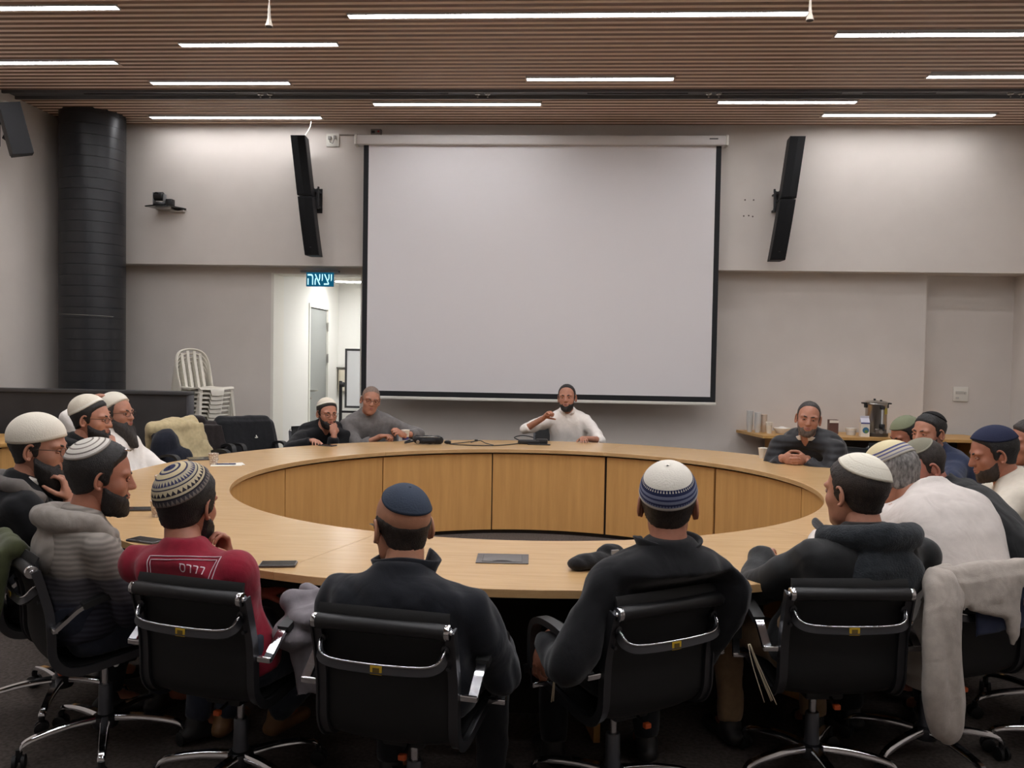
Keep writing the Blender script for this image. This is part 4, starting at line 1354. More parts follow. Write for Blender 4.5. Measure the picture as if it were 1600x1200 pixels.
# ------------------------------------------------------------------ person
PERSON_N = [0]
def make_person(label, head, pelvis, torso, hyaw, hpitch=0, hroll=0, hs=1.0, skin=('a', (176, 122, 98)), hair=('dark', (34, 28, 25)), hstyle='normal', hthick=.010,
                kippah=None, beard=None, glasses=False, top=None, trousers=None, shoes=(30, 28, 28), hands=None, neck_off=(0, 0, 0), width=1.0, bulk=1.0,
                sleeves='long', collar=None, hood=None, near=False, shoulder_drop=(0, 0), bulge=.05, feet=None, mouth_open=False, knees=None, fold=.006, extras=None, beltz=.50, tshift=(0, 0, 0), shoulder_w=.178):
    PERSON_N[0] += 1
    seed = PERSON_N[0] * 13
    Hc = Vector(head)
    Fw, Rt = fwd(torso), rgt(torso)
    base = Vector((pelvis[0], pelvis[1], 0))
    root = thing('person', label, 'person', base)
    toloc = np.array(base)
    # keep body and clothes in front of the chair's sling
    cx_, cy_, ca_ = CHAIRS[PERSON_N[0] - 1]
    cfw, crt = np.array(fwd(ca_)), np.array(rgt(ca_))
    def chair_clamp(v, m):
        d = v - np.array([cx_, cy_, 0])
        ly, lx = d @ cfw, d @ crt
        z = v[:, 2]
        yb = np.interp(z, [.40, .42, .455, .54, .62, .71, .775, .83], [-.17, -.20, -.232, -.238, -.245, -.268, -.287, -.29]) + m
        inx = (np.abs(lx) < .235) & (z > .41) & (z < .88)
        wz = np.clip((.88 - z) / .05, 0, 1) * np.clip((.235 - np.abs(lx)) / .05, 0, 1)
        push = np.where(inx & (ly < yb), (yb - ly) * wz, 0)
        v = v + push[:, None] * cfw
        ly = ly + push
        zs = np.interp(ly, [-.195, -.13, -.03, .10, .21, .245], [.405, .392, .405, .425, .437, .428]) + m * .9
        ins = (np.abs(lx) < .21) & (ly > -.2) & (ly < .26) & (v[:, 2] > .33)
        v[:, 2] = np.where(ins & (v[:, 2] < zs), zs, v[:, 2])
        return v
    # frames
    Rh = (Matrix.Rotation(D2R(hyaw), 3, 'Z') @ Matrix.Rotation(D2R(-hpitch), 3, 'X') @ Matrix.Rotation(D2R(hroll), 3, 'Y'))
    Rn = np.array(Rh)
    hsv = np.array([hs, hs, hs]) if not isinstance(hs, (tuple, list)) else np.array(hs)
    def H2W(p):
        return (np.asarray(p) * hsv) @ Rn.T + np.array(Hc)
    Pv = Vector((pelvis[0], pelvis[1], beltz))
    hb = Vector(H2W(np.array([[0, -.022, -.085]]))[0])
    Nb = hb + Vector((0, 0, -.030)) - Fw * .030 + Vector(neck_off)
    Nb = Nb + Vector(tshift)
    Sc = Nb + Vector((0, 0, -.062))
    sw_ = shoulder_w * width
    shl = {1: Sc + Rt * sw_ + Vector((0, 0, -.042 + shoulder_drop[0])), -1: Sc - Rt * sw_ + Vector((0, 0, -.042 + shoulder_drop[1]))}
    # spine curve: quadratic with backward bulge
    mid = Pv.lerp(Nb, .55) - Fw * bulge
    def spine(t):
        return Pv * (1 - t) ** 2 + mid * 2 * t * (1 - t) + Nb * t * t
    def torso_rings(ease):
        rings = []
        for t, hw, hd in ((-.05, .10, .07), (0, .168, .115), (.12, .176, .125), (.28, .165, .118), (.45, .162, .117), (.62, .170, .118), (.76, .176, .112), (.86, .168, .098), (.93, .128, .078), (.985, .075, .062), (1.03, .05, .05)):
            tt = max(0, t)
            c = spine(tt) + (Vector((0, 0, t * .5)) if t < 0 else Vector((0, 0, 0)))
            if t > 1:
                c = Nb + Vector((0, 0, (t - 1)))
            tg = (spine(min(1, tt + .02)) - spine(max(0, tt - .02))).normalized()
            d = Fw - tg * Fw.dot(tg)
            d.normalize()
            n = 26
            w_ = (hw * width * bulk) + ease
            d_ = (hd * bulk) + ease
            ring = []
            for j in range(n):
                th = 2 * math.pi * j / n
                cc, ss = math.cos(th), math.sin(th)
                cc = math.copysign(abs(cc) ** .85, cc)
                ss = math.copysign(abs(ss) ** .85, ss)
                ring.append(c + Rt * (w_ * cc) + d * (d_ * ss))
            rings.append(ring)
        return rings
    # arms
    hands = hands or {}
    arms = {}
    for s in (1, -1):
        h = hands.get('R' if s == 1 else 'L', {})
        W = h.get('at')
        if W is None:
            W = Pv + Fw * .33 + Rt * (s * .12) + Vector((0, 0, .12))
        hint = Vector(h.get('hint', tuple(Rt * (s * .35) + Vector((0, 0, -1)) - Fw * .5)))
        E, W2 = ik(shl[s], W, .285, .255, hint)
        arms[s] = (shl[s], E, W2, h)
    # ---------------- skin body (one continuous mesh)
    b = MB()
    b.rings(torso_rings(-.012))
    capsule(b, Nb + Vector((0, 0, -.05)), hb + Vector((0, 0, .03)), .063 * hsv[0], .055 * hsv[0])
    for s in (1, -1):
        S, E, W, h = arms[s]
        capsule(b, Sc + Rt * (s * .06), S, .05, .052)
        capsule(b, S, E, .048, .039)
        capsule(b, E, W, .039, .028)
    HJ, KN, AN = {}, {}, {}
    for s in (1, -1):
        HJ[s] = Pv + Rt * (s * .09) + Vector((0, 0, -.01))
        kd = (Fw + Rt * (s * .22)).normalized()
        KN[s] = HJ[s] + kd * .43 + Vector((0, 0, -.015))
        if knees and knees.get('R' if s == 1 else 'L'):
            KN[s] = Vector(knees['R' if s == 1 else 'L'])
        AN[s] = Vector((KN[s].x, KN[s].y, .085)) - Fw * .05
        if feet and feet.get('R' if s == 1 else 'L'):
            AN[s] = Vector(feet['R' if s == 1 else 'L'])
        capsule(b, HJ[s], KN[s], .07, .05)
        capsule(b, KN[s], AN[s], .048, .036)
        capsule(b, AN[s], AN[s] + Fw * .10 + Vector((0, 0, -.035)), .034, .03)
    v, q = remesh(b, .013 if near else .016, 5)
    v = chair_clamp(v, .042)
    vs, fs = [v], [q]
    off = len(v)
    def addp(v2, f2):
        nonlocal off
        vs.append(np.asarray(v2, float))
        fs.append(np.asarray(f2) + off)
        off += len(v2)
    for s in (1, -1):
        S, E, W, h = arms[s]
        fd = h.get('dir')
        fd = Vector(fd) if fd is not None else (W - E).normalized()
        pn = Vector(h.get('palm', (0, 0, -1)))
        hv, hq = place_hand(h.get('pose', 'relaxed'), s == -1, W - fd.normalized() * .004, fd, pn, h.get('scale', 1.0))
        addp(hv, hq)
    addp(H2W(HV), HF)
    quads = np.concatenate(fs)
    extra = []
    ho = off - len(HV)
    for c_ in HCAPS:
        extra.append(tuple(i + ho for i in c_))
    allv = list(map(tuple, np.concatenate(vs) - toloc))
    allf = [tuple(f) for f in quads.tolist()] + extra
    for s in (1, -1):
        em = EARS[s]
        o_ = len(allv)
        allv += list(map(tuple, H2W(np.array(em.v)) - toloc))
        allf += [tuple(i + o_ for i in f) for f in em.f]
    body = mesh_obj('body', allv, allf, None, skin_mat(*skin), root, True)
    # ---------------- face parts
    e = MB()
    for s in (1, -1):
        e.ball((s * .031, .0765, .001), .0118, 12, 8, 0)
        e.lathe((s * .031, .0765 + .0098, .001), [(.0062, 0), (.0056, .0016), (.002, .0026)], 12, 1, axis='y')
    ev = H2W(np.array(e.v)) - toloc
    mesh_obj('eyes', ev, e.f, e.m, [M_EYE, M_IRIS], body, True)
    ld = MB()
    for s in (1, -1):
        rings, rings2 = [], []
        for i in range(9):
            x = s * .031 + (-.016 + .032 * i / 8)
            u = (i - 4) / 4
            y = .0765 + math.sqrt(max(0.00002, .0130 ** 2 * (1 - .80 * u * u)))
            zt = .001 + .0095 * (1 - u * u) ** .6
            zb = .001 + .0022 * (1 - u * u)
            zl = .001 - .0040 * (1 - u * u)
            rings.append([(x, y - .007, zt + .001), (x, y - .001, (zt + zb) / 2 + .001), (x, y + .0004, zb), (x, y - .003, zb + .0005)])
            rings2.append([(x, y - .007, zl - .006), (x, y - .003, zl - .0005), (x, y + .0002, zl), (x, y - .0016, zl - .003)])
        ld.rings(rings)
        ld.rings(rings2)
    mesh_obj('eyelids', H2W(np.array(ld.v)) - toloc, ld.f, None, skin_mat(*skin), body, True)
    br = MB()
    for s in (1, -1):
        pts = [(s * .012, .094, .0175), (s * .022, .0935, .0215), (s * .034, .089, .0235), (s * .046, .078, .0200), (s * .051, .072, .0165)]
        br.tube(pts, [.0025, .0042, .0045, .0035, .0015], 6, flat=(.7, 1.0), up=(0, 1, 0))
    hm = hair_mat(*hair)
    mesh_obj('eyebrows', H2W(np.array(br.v)) - toloc, br.f, None, hm, body, True)
    lp = MB()
    lp.tube([(-.021, .0865, -.0605), (-.010, .0945, -.0572), (0, .0965, -.0585), (.010, .0945, -.0572), (.021, .0865, -.0605)], [.0015, .004, .0042, .004, .0015], 8)
    lp.tube([(-.020, .086, -.0625), (-.009, .0935, -.0665), (0, .095, -.0675), (.009, .0935, -.0665), (.020, .086, -.0625)], [.0015, .0045, .005, .0045, .0015], 8)
    mesh_obj('lips', H2W(np.array(lp.v)) - toloc, lp.f, None, M_LIP, body, True)
    if mouth_open:
        mo = MB().ball((0, .093, -.0625), (.012, .006, .006), 10, 6)
        mesh_obj('mouth', H2W(np.array(mo.v)) - toloc, mo.f, None, mat('mouth_dark', (60, 24, 22), .6), body, True)
    # ---------------- hair, beard
    r = np.random.default_rng(seed)
    if hstyle:
        s = hair_mask(HV, hstyle)
        k = sstep(s, .024)
        hk = hthick * np.clip(.25 + (HV[:, 2] + .085) / .07, .2, 1)
        th = -.005 + k * (hk + .005) + k * r.normal(size=len(k)) * .0008
        hv = HV + HDIR * th[:, None]
        keep = k > .02
        f = sub_faces(keep, HF)
        cf = [c for c in HCAPS[:1] if keep[list(c)].any()]
        hv2, f2 = compact(hv, f)
        mpv = {tuple(np.round(p, 7)): i for i, p in enumerate(hv2)}
        fl = [tuple(x) for x in f2.tolist()]
        if cf:
            fl.append(tuple(mpv[tuple(np.round(hv[i], 7))] for i in cf[0]))
        mesh_obj('hair', H2W(hv2) - toloc, fl, None, hm, root, True)
    if beard:
        bm_, blen, bthick = beard[0], beard[1], beard[2]
        s = beard_mask(HV)
        k = sstep(s, .014)
        w = np.clip((-.055 - HV[:, 2]) / .05, 0, 1) * np.clip((HV[:, 1] - .0) / .06, 0, 1)
        hv = HV + HDIR * (-.005 + k * (bthick + .005))[:, None] + (k * w * blen)[:, None] * np.array([0, .35, -.94]) + (k[:, None] * r.normal(size=(len(k), 3)) * .0012)
        cen = np.clip(blen / .12, 0, 1) * w * k * .55
        hv[:, 0] *= (1 - cen)
        keep = k > .02
        f = sub_faces(keep, HF)
        hv2, f2 = compact(hv, f)
        mesh_obj('beard', H2W(hv2) - toloc, f2.tolist(), None, hair_mat(*bm_), root, True)
    if kippah:
        km, kdir, ang = kippah['mat'], np.array(kippah.get('dir', (0, -.45, .9)), float), kippah['ang']
        kdir /= np.linalg.norm(kdir)
        a = np.cross(kdir, [1, 0, 0])
        a /= np.linalg.norm(a)
        bb = np.cross(kdir, a)
        nr, ns = 16, 48
        ht = hthick if hstyle not in (None, 'bald') else .001
        puff = kippah.get('puff', .004)
        V, F, UV = [], [], []
        rr = list(np.linspace(0.02, 1, nr)) + [1.015, 1.0]
        for i, fr_ in enumerate(rr):
            an = D2R(ang) * min(fr_, 1.0) 
            for j in range(ns):
                ps_ = 2 * np.pi * j / ns
                d = kdir * np.cos(an) + (a * np.cos(ps_) + bb * np.sin(ps_)) * np.sin(an)
                V.append(d)
                UV.append((j / ns, min(.999, fr_)))
        V = np.array(V)
        R_ = head_r(V)
        R_ = R_.reshape(len(rr), ns)
        offr = np.array([ht + .004 + puff * (1 - min(f_, 1) ** 2) for f_ in rr])
        offr[-3] = ht + .0055
        offr[-2] = ht + .002
        offr[-1] = ht - .006
        P = HC0 + V * (R_ + offr[:, None]).reshape(-1)[:, None]
        for i in range(len(rr) - 1):
            for j in range(ns):
                j2 = (j + 1) % ns
                F.append((i * ns + j, (i + 1) * ns + j, (i + 1) * ns + j2, i * ns + j2))
        F.append(tuple(range(ns))[::-1])
        ko = mesh_obj('kippah', H2W(P) - toloc, F, None, km, root, True)
        ul = ko.data.uv_layers.new(name='UVMap')
        for poly in ko.data.polygons:
            us = [UV[ko.data.loops[li].vertex_index] for li in poly.loop_indices]
            wrap = max(u[0] for u in us) - min(u[0] for u in us) > .5
            for li, u in zip(poly.loop_indices, us):
                ul.data[li].uv = (u[0] + (1 if wrap and u[0] < .5 else 0), u[1])
    if glasses:
        g = MB()
        for s in (1, -1):
            pts = []
            for i in range(18):
                a_ = 2 * math.pi * i / 18
                x = s * .032 + .0225 * math.copysign(abs(math.cos(a_)) ** .8, math.cos(a_))
                pts.append((x, .101 - .10 * max(0, abs(x) - .03), -.002 + .0155 * math.copysign(abs(math.sin(a_)) ** .8, math.sin(a_))))
            pts.append(pts[0])
            g.tube(pts, .0014, 6)
            g.tube([(s * .054, .0975, .005), (s * .074, .075, .008), (s * .0795, .02, .008), (s * .0795, -.012, -.002)], .0016, 6)
        g.tube([(-.010, .1025, .002), (0, .105, .005), (.010, .1025, .002)], .0014, 6)
        go = mesh_obj('glasses', H2W(np.array(g.v)) - toloc, g.f, None, glasses if not isinstance(glasses, bool) else M_GLASSF, root, True)
    # ---------------- clothing
    tm = top
    c = MB()
    ease = .014 * bulk
    c.rings(torso_rings(ease))
    cuffs = MB()
    sr = {'long': (.066, .056, .047), 'jacket': (.074, .064, .054), 'puffer': (.084, .074, .062), 'short': (.070, .068, .06), 'rolled': (.064, .058, .056), 'halfarm': (.066, .058, .05)}[sleeves]
    for s in (1, -1):
        S, E, W, h = arms[s]
        capsule(c, Sc + Rt * (s * .045) + Vector((0, 0, .0)), Sc.lerp(S, .62) + Vector((0, 0, .0)), .060 * bulk, .064)
        capsule(c, Sc.lerp(S, .6), S + Vector((0, 0, -.010)), .066, sr[0] * .97)
        capsule(c, S + (E - S) * .0, S + (E - S) * .3 - Vector((0, 0, .01)), sr[0], sr[0] * .98)
        if sleeves == 'short':
            capsule(c, S, S.lerp(E, .62), sr[0], sr[1], flat1=True)
        else:
            capsule(c, S, E, sr[0], sr[1])
            endf = {'rolled': .25, 'halfarm': .55}.get(sleeves, .90)
            capsule(c, E, E.lerp(W, endf), sr[1], sr[2], flat1=True)
    vox = .0105 if near else .014
    v, q = remesh(c, vox, 12 if near else 9)
    n = normals(v, q)
    # keep folds away from the collar
    dn = np.linalg.norm(v - np.array(Nb), axis=1)
    fa = np.clip((dn - .09) / .08, 0, 1)
    v = v + n * (folds(v, fold * 1.5, 22, seed, (1, 1, .75)) * fa)[:, None]
    v = chair_clamp(v, .030)
    shirt = mesh_obj({'short': 'shirt', 'rolled': 'shirt', 'halfarm': 'shirt'}.get(sleeves, 'jacket' if sleeves in ('jacket', 'puffer') else 'shirt'), v - toloc, q.tolist(), None, tm, root, True)
    # trousers
    p = MB()
    p.rings(torso_rings(.006)[:4])
    for s in (1, -1):
        capsule(p, HJ[s], KN[s], .088, .068)
        capsule(p, KN[s], AN[s] + Vector((0, 0, .01)), .066, .052, flat1=True)
    v, q = remesh(p, .014 if near else .018, 4)
    n = normals(v, q)
    v = v + n * folds(v, .006, 26, seed + 3)[:, None]
    v = chair_clamp(v, .027)
    mesh_obj('trousers', v - toloc, q.tolist(), None, trousers or cloth('dark_trousers', (26, 26, 29)), root, True)
    for s in (1, -1):
        sh_ = MB()
        A = AN[s]
        fd = (Fw + Rt * (s * .15)).normalized()
        capsule(sh_, A + Vector((0, 0, .0)), A + Vector((0, 0, -.035)), .045, .045)
        capsule(sh_, Vector((A.x, A.y, .042)) - fd * .03, Vector((A.x, A.y, .036)) + fd * .15, .042, .036, ref=(0, 0, 1), sq=(.8, 1.05))
        v, q = remesh(sh_, .012, 3)
        v[:, 2] = np.maximum(v[:, 2], .002)
        mesh_obj('shoe', v - toloc, q.tolist(), None, mat('shoe_%d_%d_%d' % shoes, shoes, .5), root, True)
    info = dict(Nb=Nb, Sc=Sc, Fw=Fw, Rt=Rt, Pv=Pv, Hc=Hc, arms=arms, spine=spine, root=root, shirt=shirt, toloc=toloc, seed=seed, KN=KN, HJ=HJ, AN=AN, H2W=H2W)
    # collar
    if collar:
        cm, r0, r1, hgt, flare, gap = collar
        yaw0 = torso
        ax = (hb - Nb).normalized() * .5 + Vector((0, 0, 1)) * .7
        ax.normalize()
        rings_o, rings_i = [], []
        nn = 40
        mbk = MB()
        prof = [(0, -.03), (.35, .2), (.75, .75), (1.0, 1.0)]
        cols = []
        c0 = Nb + Vector((0, 0, -.045)) + Fw * .02
        for j in range(nn + 1):
            a_ = D2R(90 + gap + (360 - 2 * gap) * j / nn)
            d = Rt * math.cos(a_) + Fw * math.sin(a_)
            wav = .006 * math.sin(a_ * 3 + seed)
            col = []
            for f_, hz in prof:
                rad = r0 + (r1 - r0) * f_
                col.append(c0 + d * (rad + wav * f_) + ax * (hgt * hz + .012 * f_ * math.sin(a_ * 2 + seed * .7)))
            top_ = c0 + d * (r1 - .006 + wav) + ax * (hgt * 1.04 + .012 * math.sin(a_ * 2 + seed * .7))
            col.append(top_)
            for f_, hz in prof[::-1]:
                rad = r0 + (r1 - r0) * f_ - .012
                col.append(c0 + d * (rad + wav * f_) + ax * (hgt * hz + .012 * f_ * math.sin(a_ * 2 + seed * .7)))
            cols.append(col)
        mbk.rings(cols)
        mbk.v = [tuple(np.array(p_) - toloc) for p_ in mbk.v]
        mbk.build('collar', cm, shirt, True)
    if hood:
        hm_, rad, back, sag, wd = hood
        mbk = MB()
        pts = []
        for j in range(13):
            a_ = D2R(60 - 25 * 0 + (-300) * j / 12)
            a_ = D2R(40 - 260 * j / 12)
            d = Rt * math.cos(a_) * wd + Fw * math.sin(a_) * (.085 + back * (1 if math.sin(a_) < 0 else .3))
            zz = .01 - .02 * math.sin(a_) - (.04 if math.sin(a_) > .3 else 0)
            pts.append(Nb + d + Vector((0, 0, -.03 + zz)))
        for j in range(12):
            capsule(mbk, pts[j], pts[j + 1], rad * (.75 + .25 * math.sin(math.pi * j / 12)), rad * (.75 + .25 * math.sin(math.pi * (j + 1) / 12)), 12)
        if sag:
            cb = Nb - Fw * (.07 + back) + Vector((0, 0, -.05 - sag[1] * .45))
            mbk.ball(cb, (1, 1, 1), 4, 3) if False else None
            Rm_ = Matrix((Rt, -Fw, Vector((0, 0, 1)))).transposed()
            mbk.ball(cb, (sag[0], sag[2], sag[1] * .55), 18, 12, rot=Rm_)
        v, q = remesh(mbk, vox * .9, 4)
        n = normals(v, q)
        v = v + n * folds(v, .006, 32, seed + 9)[:, None]
        mesh_obj('hood', v - toloc, q.tolist(), None, hm_, shirt, True)
    return info
def strands(info, pts_list, r, m, name='fringe', parent=None):
    mb = MB()
    for pts in pts_list:
        mb.tube(smooth_path(pts, 3), r, 5)
    mb.v = [tuple(np.array(p) - info['toloc']) for p in mb.v]
    return mb.build(name, m, parent or info['root'], True)
# ------------------------------------------------------------------ people and their chairs
def chin_hand(head, hyaw, down=.17, out=.125, lat=0.0, pose='curled', dirv=None):
    f, r = fwd(hyaw), rgt(hyaw)
    w = Vector(head) + f * out + r * lat + Vector((0, 0, -down))
    return {'at': w, 'pose': pose, 'dir': dirv or (Vector((0, 0, 1)) - f * .25), 'palm': -f, 'hint': Vector((0, 0, -1)) + r * (0.45 if pose != 'left' else -.45)}
K_WHITE = kippah_mat('plain_white', [(0, (226, 218, 202)), (.93, (216, 206, 190))])
K_WHITE2 = kippah_mat('white_knit', [(0, (222, 212, 194)), (.88, (232, 226, 212))])
K_STITCH = kippah_mat('white_stitched', [(0, (226, 220, 204)), (.28, (214, 206, 190)), (.31, (226, 220, 204)), (.62, (212, 204, 186)), (.65, (226, 220, 204)), (.94, (206, 198, 180))])
K_GREYRING = kippah_mat('grey_rings', [(0, (206, 200, 190)), (.3, (120, 112, 104)), (.36, (214, 208, 198)), (.52, (140, 130, 122)), (.58, (214, 208, 198)), (.74, (110, 102, 96)), (.80, (210, 204, 196)), (.92, (150, 142, 134))])
K_BLUEPAT = kippah_mat('blue_pattern', [(0, (44, 46, 78)), (.14, (176, 164, 138)), (.20, (52, 52, 80)), (.25, (190, 174, 140)), (.36, (58, 56, 78)), (.40, (168, 158, 136)), (.44, (60, 60, 88)), (.56, (172, 162, 140)), (.61, (48, 46, 62)), (.64, (186, 172, 144)), (.68, (46, 42, 50)), (.78, (186, 172, 144)), (.83, (40, 38, 46)), (.87, (120, 112, 106))],
                      [(.44, .56, 40, (176, 166, 146)), (.68, .78, 34, (190, 176, 146)), (.87, 1.0, 44, (66, 62, 66))])
K_DARKBLUE = kippah_mat('slate_blue', [(0, (58, 66, 80)), (.95, (50, 58, 72))])
K_NAVYBAND = kippah_mat('white_navy_band', [(0, (220, 214, 202)), (.64, (40, 46, 78)), (.70, (120, 126, 150)), (.76, (52, 58, 92)), (.80, (128, 134, 156)), (.86, (56, 62, 96)), (.90, (120, 126, 150)), (.94, (214, 210, 204)), (.97, (206, 202, 198))],
                       [(.58, .70, 60, (40, 46, 78)), (.86, .94, 70, (44, 50, 84))])
K_BEIGEBLUE = kippah_mat('beige_blue_lines', [(0, (212, 198, 160)), (.66, (78, 80, 120)), (.72, (196, 186, 164)), (.78, (92, 94, 132)), (.83, (190, 182, 168)), (.90, (120, 118, 136)), (.94, (184, 178, 168))])
K_GREEN = kippah_mat('sage_green', [(0, (122, 126, 102)), (.94, (108, 112, 92))])
K_GREYSM = kippah_mat('grey_sage', [(0, (128, 124, 108)), (.92, (150, 146, 130))])
K_NAVY = kippah_mat('navy', [(0, (40, 44, 66)), (.95, (34, 38, 58))])
K_BLACK = kippah_mat('black', [(0, (26, 25, 26)), (.95, (22, 22, 24))])

C_BLACKJ = cloth('black_softshell', (21, 21, 24))
C_NAVYJ = cloth('midnight_fleece', (20, 22, 29))
C_BLACKH = cloth('black_hoodie', (24, 24, 25))
C_MAROON = cloth('maroon_jersey', (138, 26, 46))
C_WHITE = cloth('white_cotton', (238, 231, 223), noise=.04)
C_WHITE9 = cloth('white_jersey', (208, 199, 192), noise=.04)
C_CREAM = cloth('cream_cotton', (212, 202, 186), noise=.05)
C_GREYT = cloth('grey_jersey', (112, 108, 106))
C_BROWNK = cloth('dark_brown_knit', (44, 36, 34))
C_GREYLINE = cloth('grey_lining', (104, 98, 94))
C_PUFF = cloth('charcoal_puffer', (40, 40, 44), .5)
C_NAVY = cloth('navy_jacket', (38, 46, 70))
C_KHAKI = cloth('khaki_trousers', (136, 110, 82))
C_JEANS = cloth('dark_jeans', (44, 48, 60))
C_DARKT = cloth('dark_trousers', (26, 26, 29))
C_BLACKP = cloth('black_padded', (23, 24, 25), .6)
C_FUR = cloth('charcoal_fleece', (42, 46, 50), .95, bump=.8, bscale=160, noise=.3)
# striped knit: real knitted bands, pale at the shoulders, blue grey towards the waist
def striped_knit():
    m = bpy.data.materials.new('cloth_striped_knit')
    m.use_nodes = True
    nt = m.node_tree
    b = nt.nodes['Principled BSDF']
    b.inputs['Roughness'].default_value = .9
    b.inputs['Specular IOR Level'].default_value = .15
    tc = nt.nodes.new('ShaderNodeTexCoord')
    sp = nt.nodes.new('ShaderNodeSeparateXYZ')
    nt.links.new(tc.outputs['Object'], sp.inputs[0])
    nz = nt.nodes.new('ShaderNodeTexNoise')
    nz.inputs['Scale'].default_value = 9
    mp = nt.nodes.new('ShaderNodeMapping')
    mp.inputs['Scale'].default_value = (1, 1, 9)
    nt.links.new(tc.outputs['Object'], mp.inputs[0])
    nt.links.new(mp.outputs[0], nz.inputs[0])
    ad = nt.nodes.new('ShaderNodeMath')
    ad.operation = 'MULTIPLY_ADD'
    ad.inputs[1].default_value = .03
    nt.links.new(nz.outputs['Fac'], ad.inputs[0])
    nt.links.new(sp.outputs['Z'], ad.inputs[2])
    mr = nt.nodes.new('ShaderNodeMapRange')
    mr.inputs['From Min'].default_value = .5
    mr.inputs['From Max'].default_value = .98
    nt.links.new(ad.outputs[0], mr.inputs['Value'])
    cr = nt.nodes.new('ShaderNodeValToRGB')
    els = cr.color_ramp.elements
    els[0].position = 0
    els[0].color = (*lin((58, 58, 68)), 1)
    els[1].position = 1
    els[1].color = (*lin((158, 150, 142)), 1)
    for p, c in ((.30, (66, 66, 76)), (.34, (96, 94, 100)), (.50, (104, 102, 108)), (.54, (140, 133, 126)), (.62, (150, 142, 134))):
        e = els.new(p)
        e.color = (*lin(c), 1)
    nt.links.new(mr.outputs[0], cr.inputs[0])
    wv = nt.nodes.new('ShaderNodeTexWave')
    wv.bands_direction = 'Z'
    wv.inputs['Scale'].default_value = 16
    wv.inputs['Distortion'].default_value = 2.2
    wv.inputs['Detail'].default_value = 2
    nt.links.new(tc.outputs['Object'], wv.inputs[0])
    mx = nt.nodes.new('ShaderNodeMixRGB')
    mx.blend_type = 'MULTIPLY'
    mx.inputs[0].default_value = .38
    nt.links.new(cr.outputs[0], mx.inputs[1])
    nt.links.new(wv.outputs['Color'], mx.inputs[2])
    nt.links.new(mx.outputs[0], b.inputs['Base Color'])
    return m
C_STRIPE = striped_knit()
C_GREYHOOD = cloth('grey_marl', (150, 142, 134))
# quilted puffer: stitched channels as relief
def quilt(name, rgb, scale):
    m = cloth(name, rgb, .45, 0)
    nt = m.node_tree
    b = nt.nodes['Principled BSDF']
    tc = nt.nodes.new('ShaderNodeTexCoord')
    wv = nt.nodes.new('ShaderNodeTexWave')
    wv.bands_direction = 'Z'
    wv.wave_profile = 'SIN'
    wv.inputs['Scale'].default_value = scale
    wv.inputs['Distortion'].default_value = 1.2
    nt.links.new(tc.outputs['Object'], wv.inputs[0])
    bp = nt.nodes.new('ShaderNodeBump')
    bp.inputs['Strength'].default_value = .4
    bp.inputs['Distance'].default_value = .012
    nt.links.new(wv.outputs['Fac'], bp.inputs['Height'])
    nt.links.new(bp.outputs['Normal'], b.inputs['Normal'])
    return m
C_QUILT = quilt('quilted_charcoal', (40, 40, 43), 6)

DARK = ('dark', (30, 25, 23))
BLACKH = ('black', (24, 21, 20))
BROWN = ('brown', (46, 36, 30))
GREYH = ('grey', (150, 146, 142), (84, 80, 78))
SALT = ('salt', (60, 54, 50), (38, 33, 30))
CHAIRS = [(-2.142, 3.56, -55), (-2.80, 4.80, -75), (-3.16, 5.96, -95), (-1.75, 3.2, -46), (-1.115, 2.945, -14), (-0.449, 2.69, -10.6), (0.2, 2.95, 32), (0.95, 3.2, 6), (1.445, 3.40, 20), (2.13, 3.84, 58), (2.53, 4.48, 68), (2.76, 5.75, 98), (2.84, 6.42, 104), (2.96, 5.05, 86), (2.26, 7.22, 146), (-0.05, 8.76, 184), (-1.80, 8.32, -166), (-2.34, 8.12, -152)]

# 1 far left, bearded, hand at his mouth
h = (-2.222, 3.528, 1.117)
make_person('bearded person in a big white kippah and glasses, hand at mouth, far left', h, (-2.30, 3.46), -60, -78, 4, 0, 1.08, ('a', (176, 122, 98)), DARK, 'low', .008,
            {'mat': K_WHITE, 'dir': (0, -.22, .97), 'ang': 66, 'puff': .016}, (DARK, .085, .020), True, C_BLACKJ, hands={'R': chin_hand(h, -78, .205, .13, .03)}, sleeves='jacket', collar=(C_WHITE, .066, .074, .05, 0, 22), hood=(C_GREYLINE, .040, .035, None, .16), width=1.05, fold=.008)
office_chair(-2.142, 3.56, -55, 'black mesh office chair under the bearded man at the far left')
# 2 second on the left, profile with glasses
h = (-2.739, 4.849, 1.138)
make_person('person in profile with glasses, black beard, white kippah and dark hoodie, hand at chin', h, (-2.88, 4.76), -75, -84, 2, 0, 1.04, ('b', (186, 130, 106)), DARK, 'normal', .009,
            {'mat': K_WHITE2, 'dir': (0, -.5, .86), 'ang': 52, 'puff': .012}, (DARK, .03, .014), True, C_BLACKH, hands={'L': chin_hand(h, -84, .19, .125, -.02)}, sleeves='jacket', hood=(C_BLACKH, .045, .03, None, .15), width=1.05)
office_chair(-2.80, 4.80, -75, 'black mesh office chair under the profile man in the dark hoodie at left')
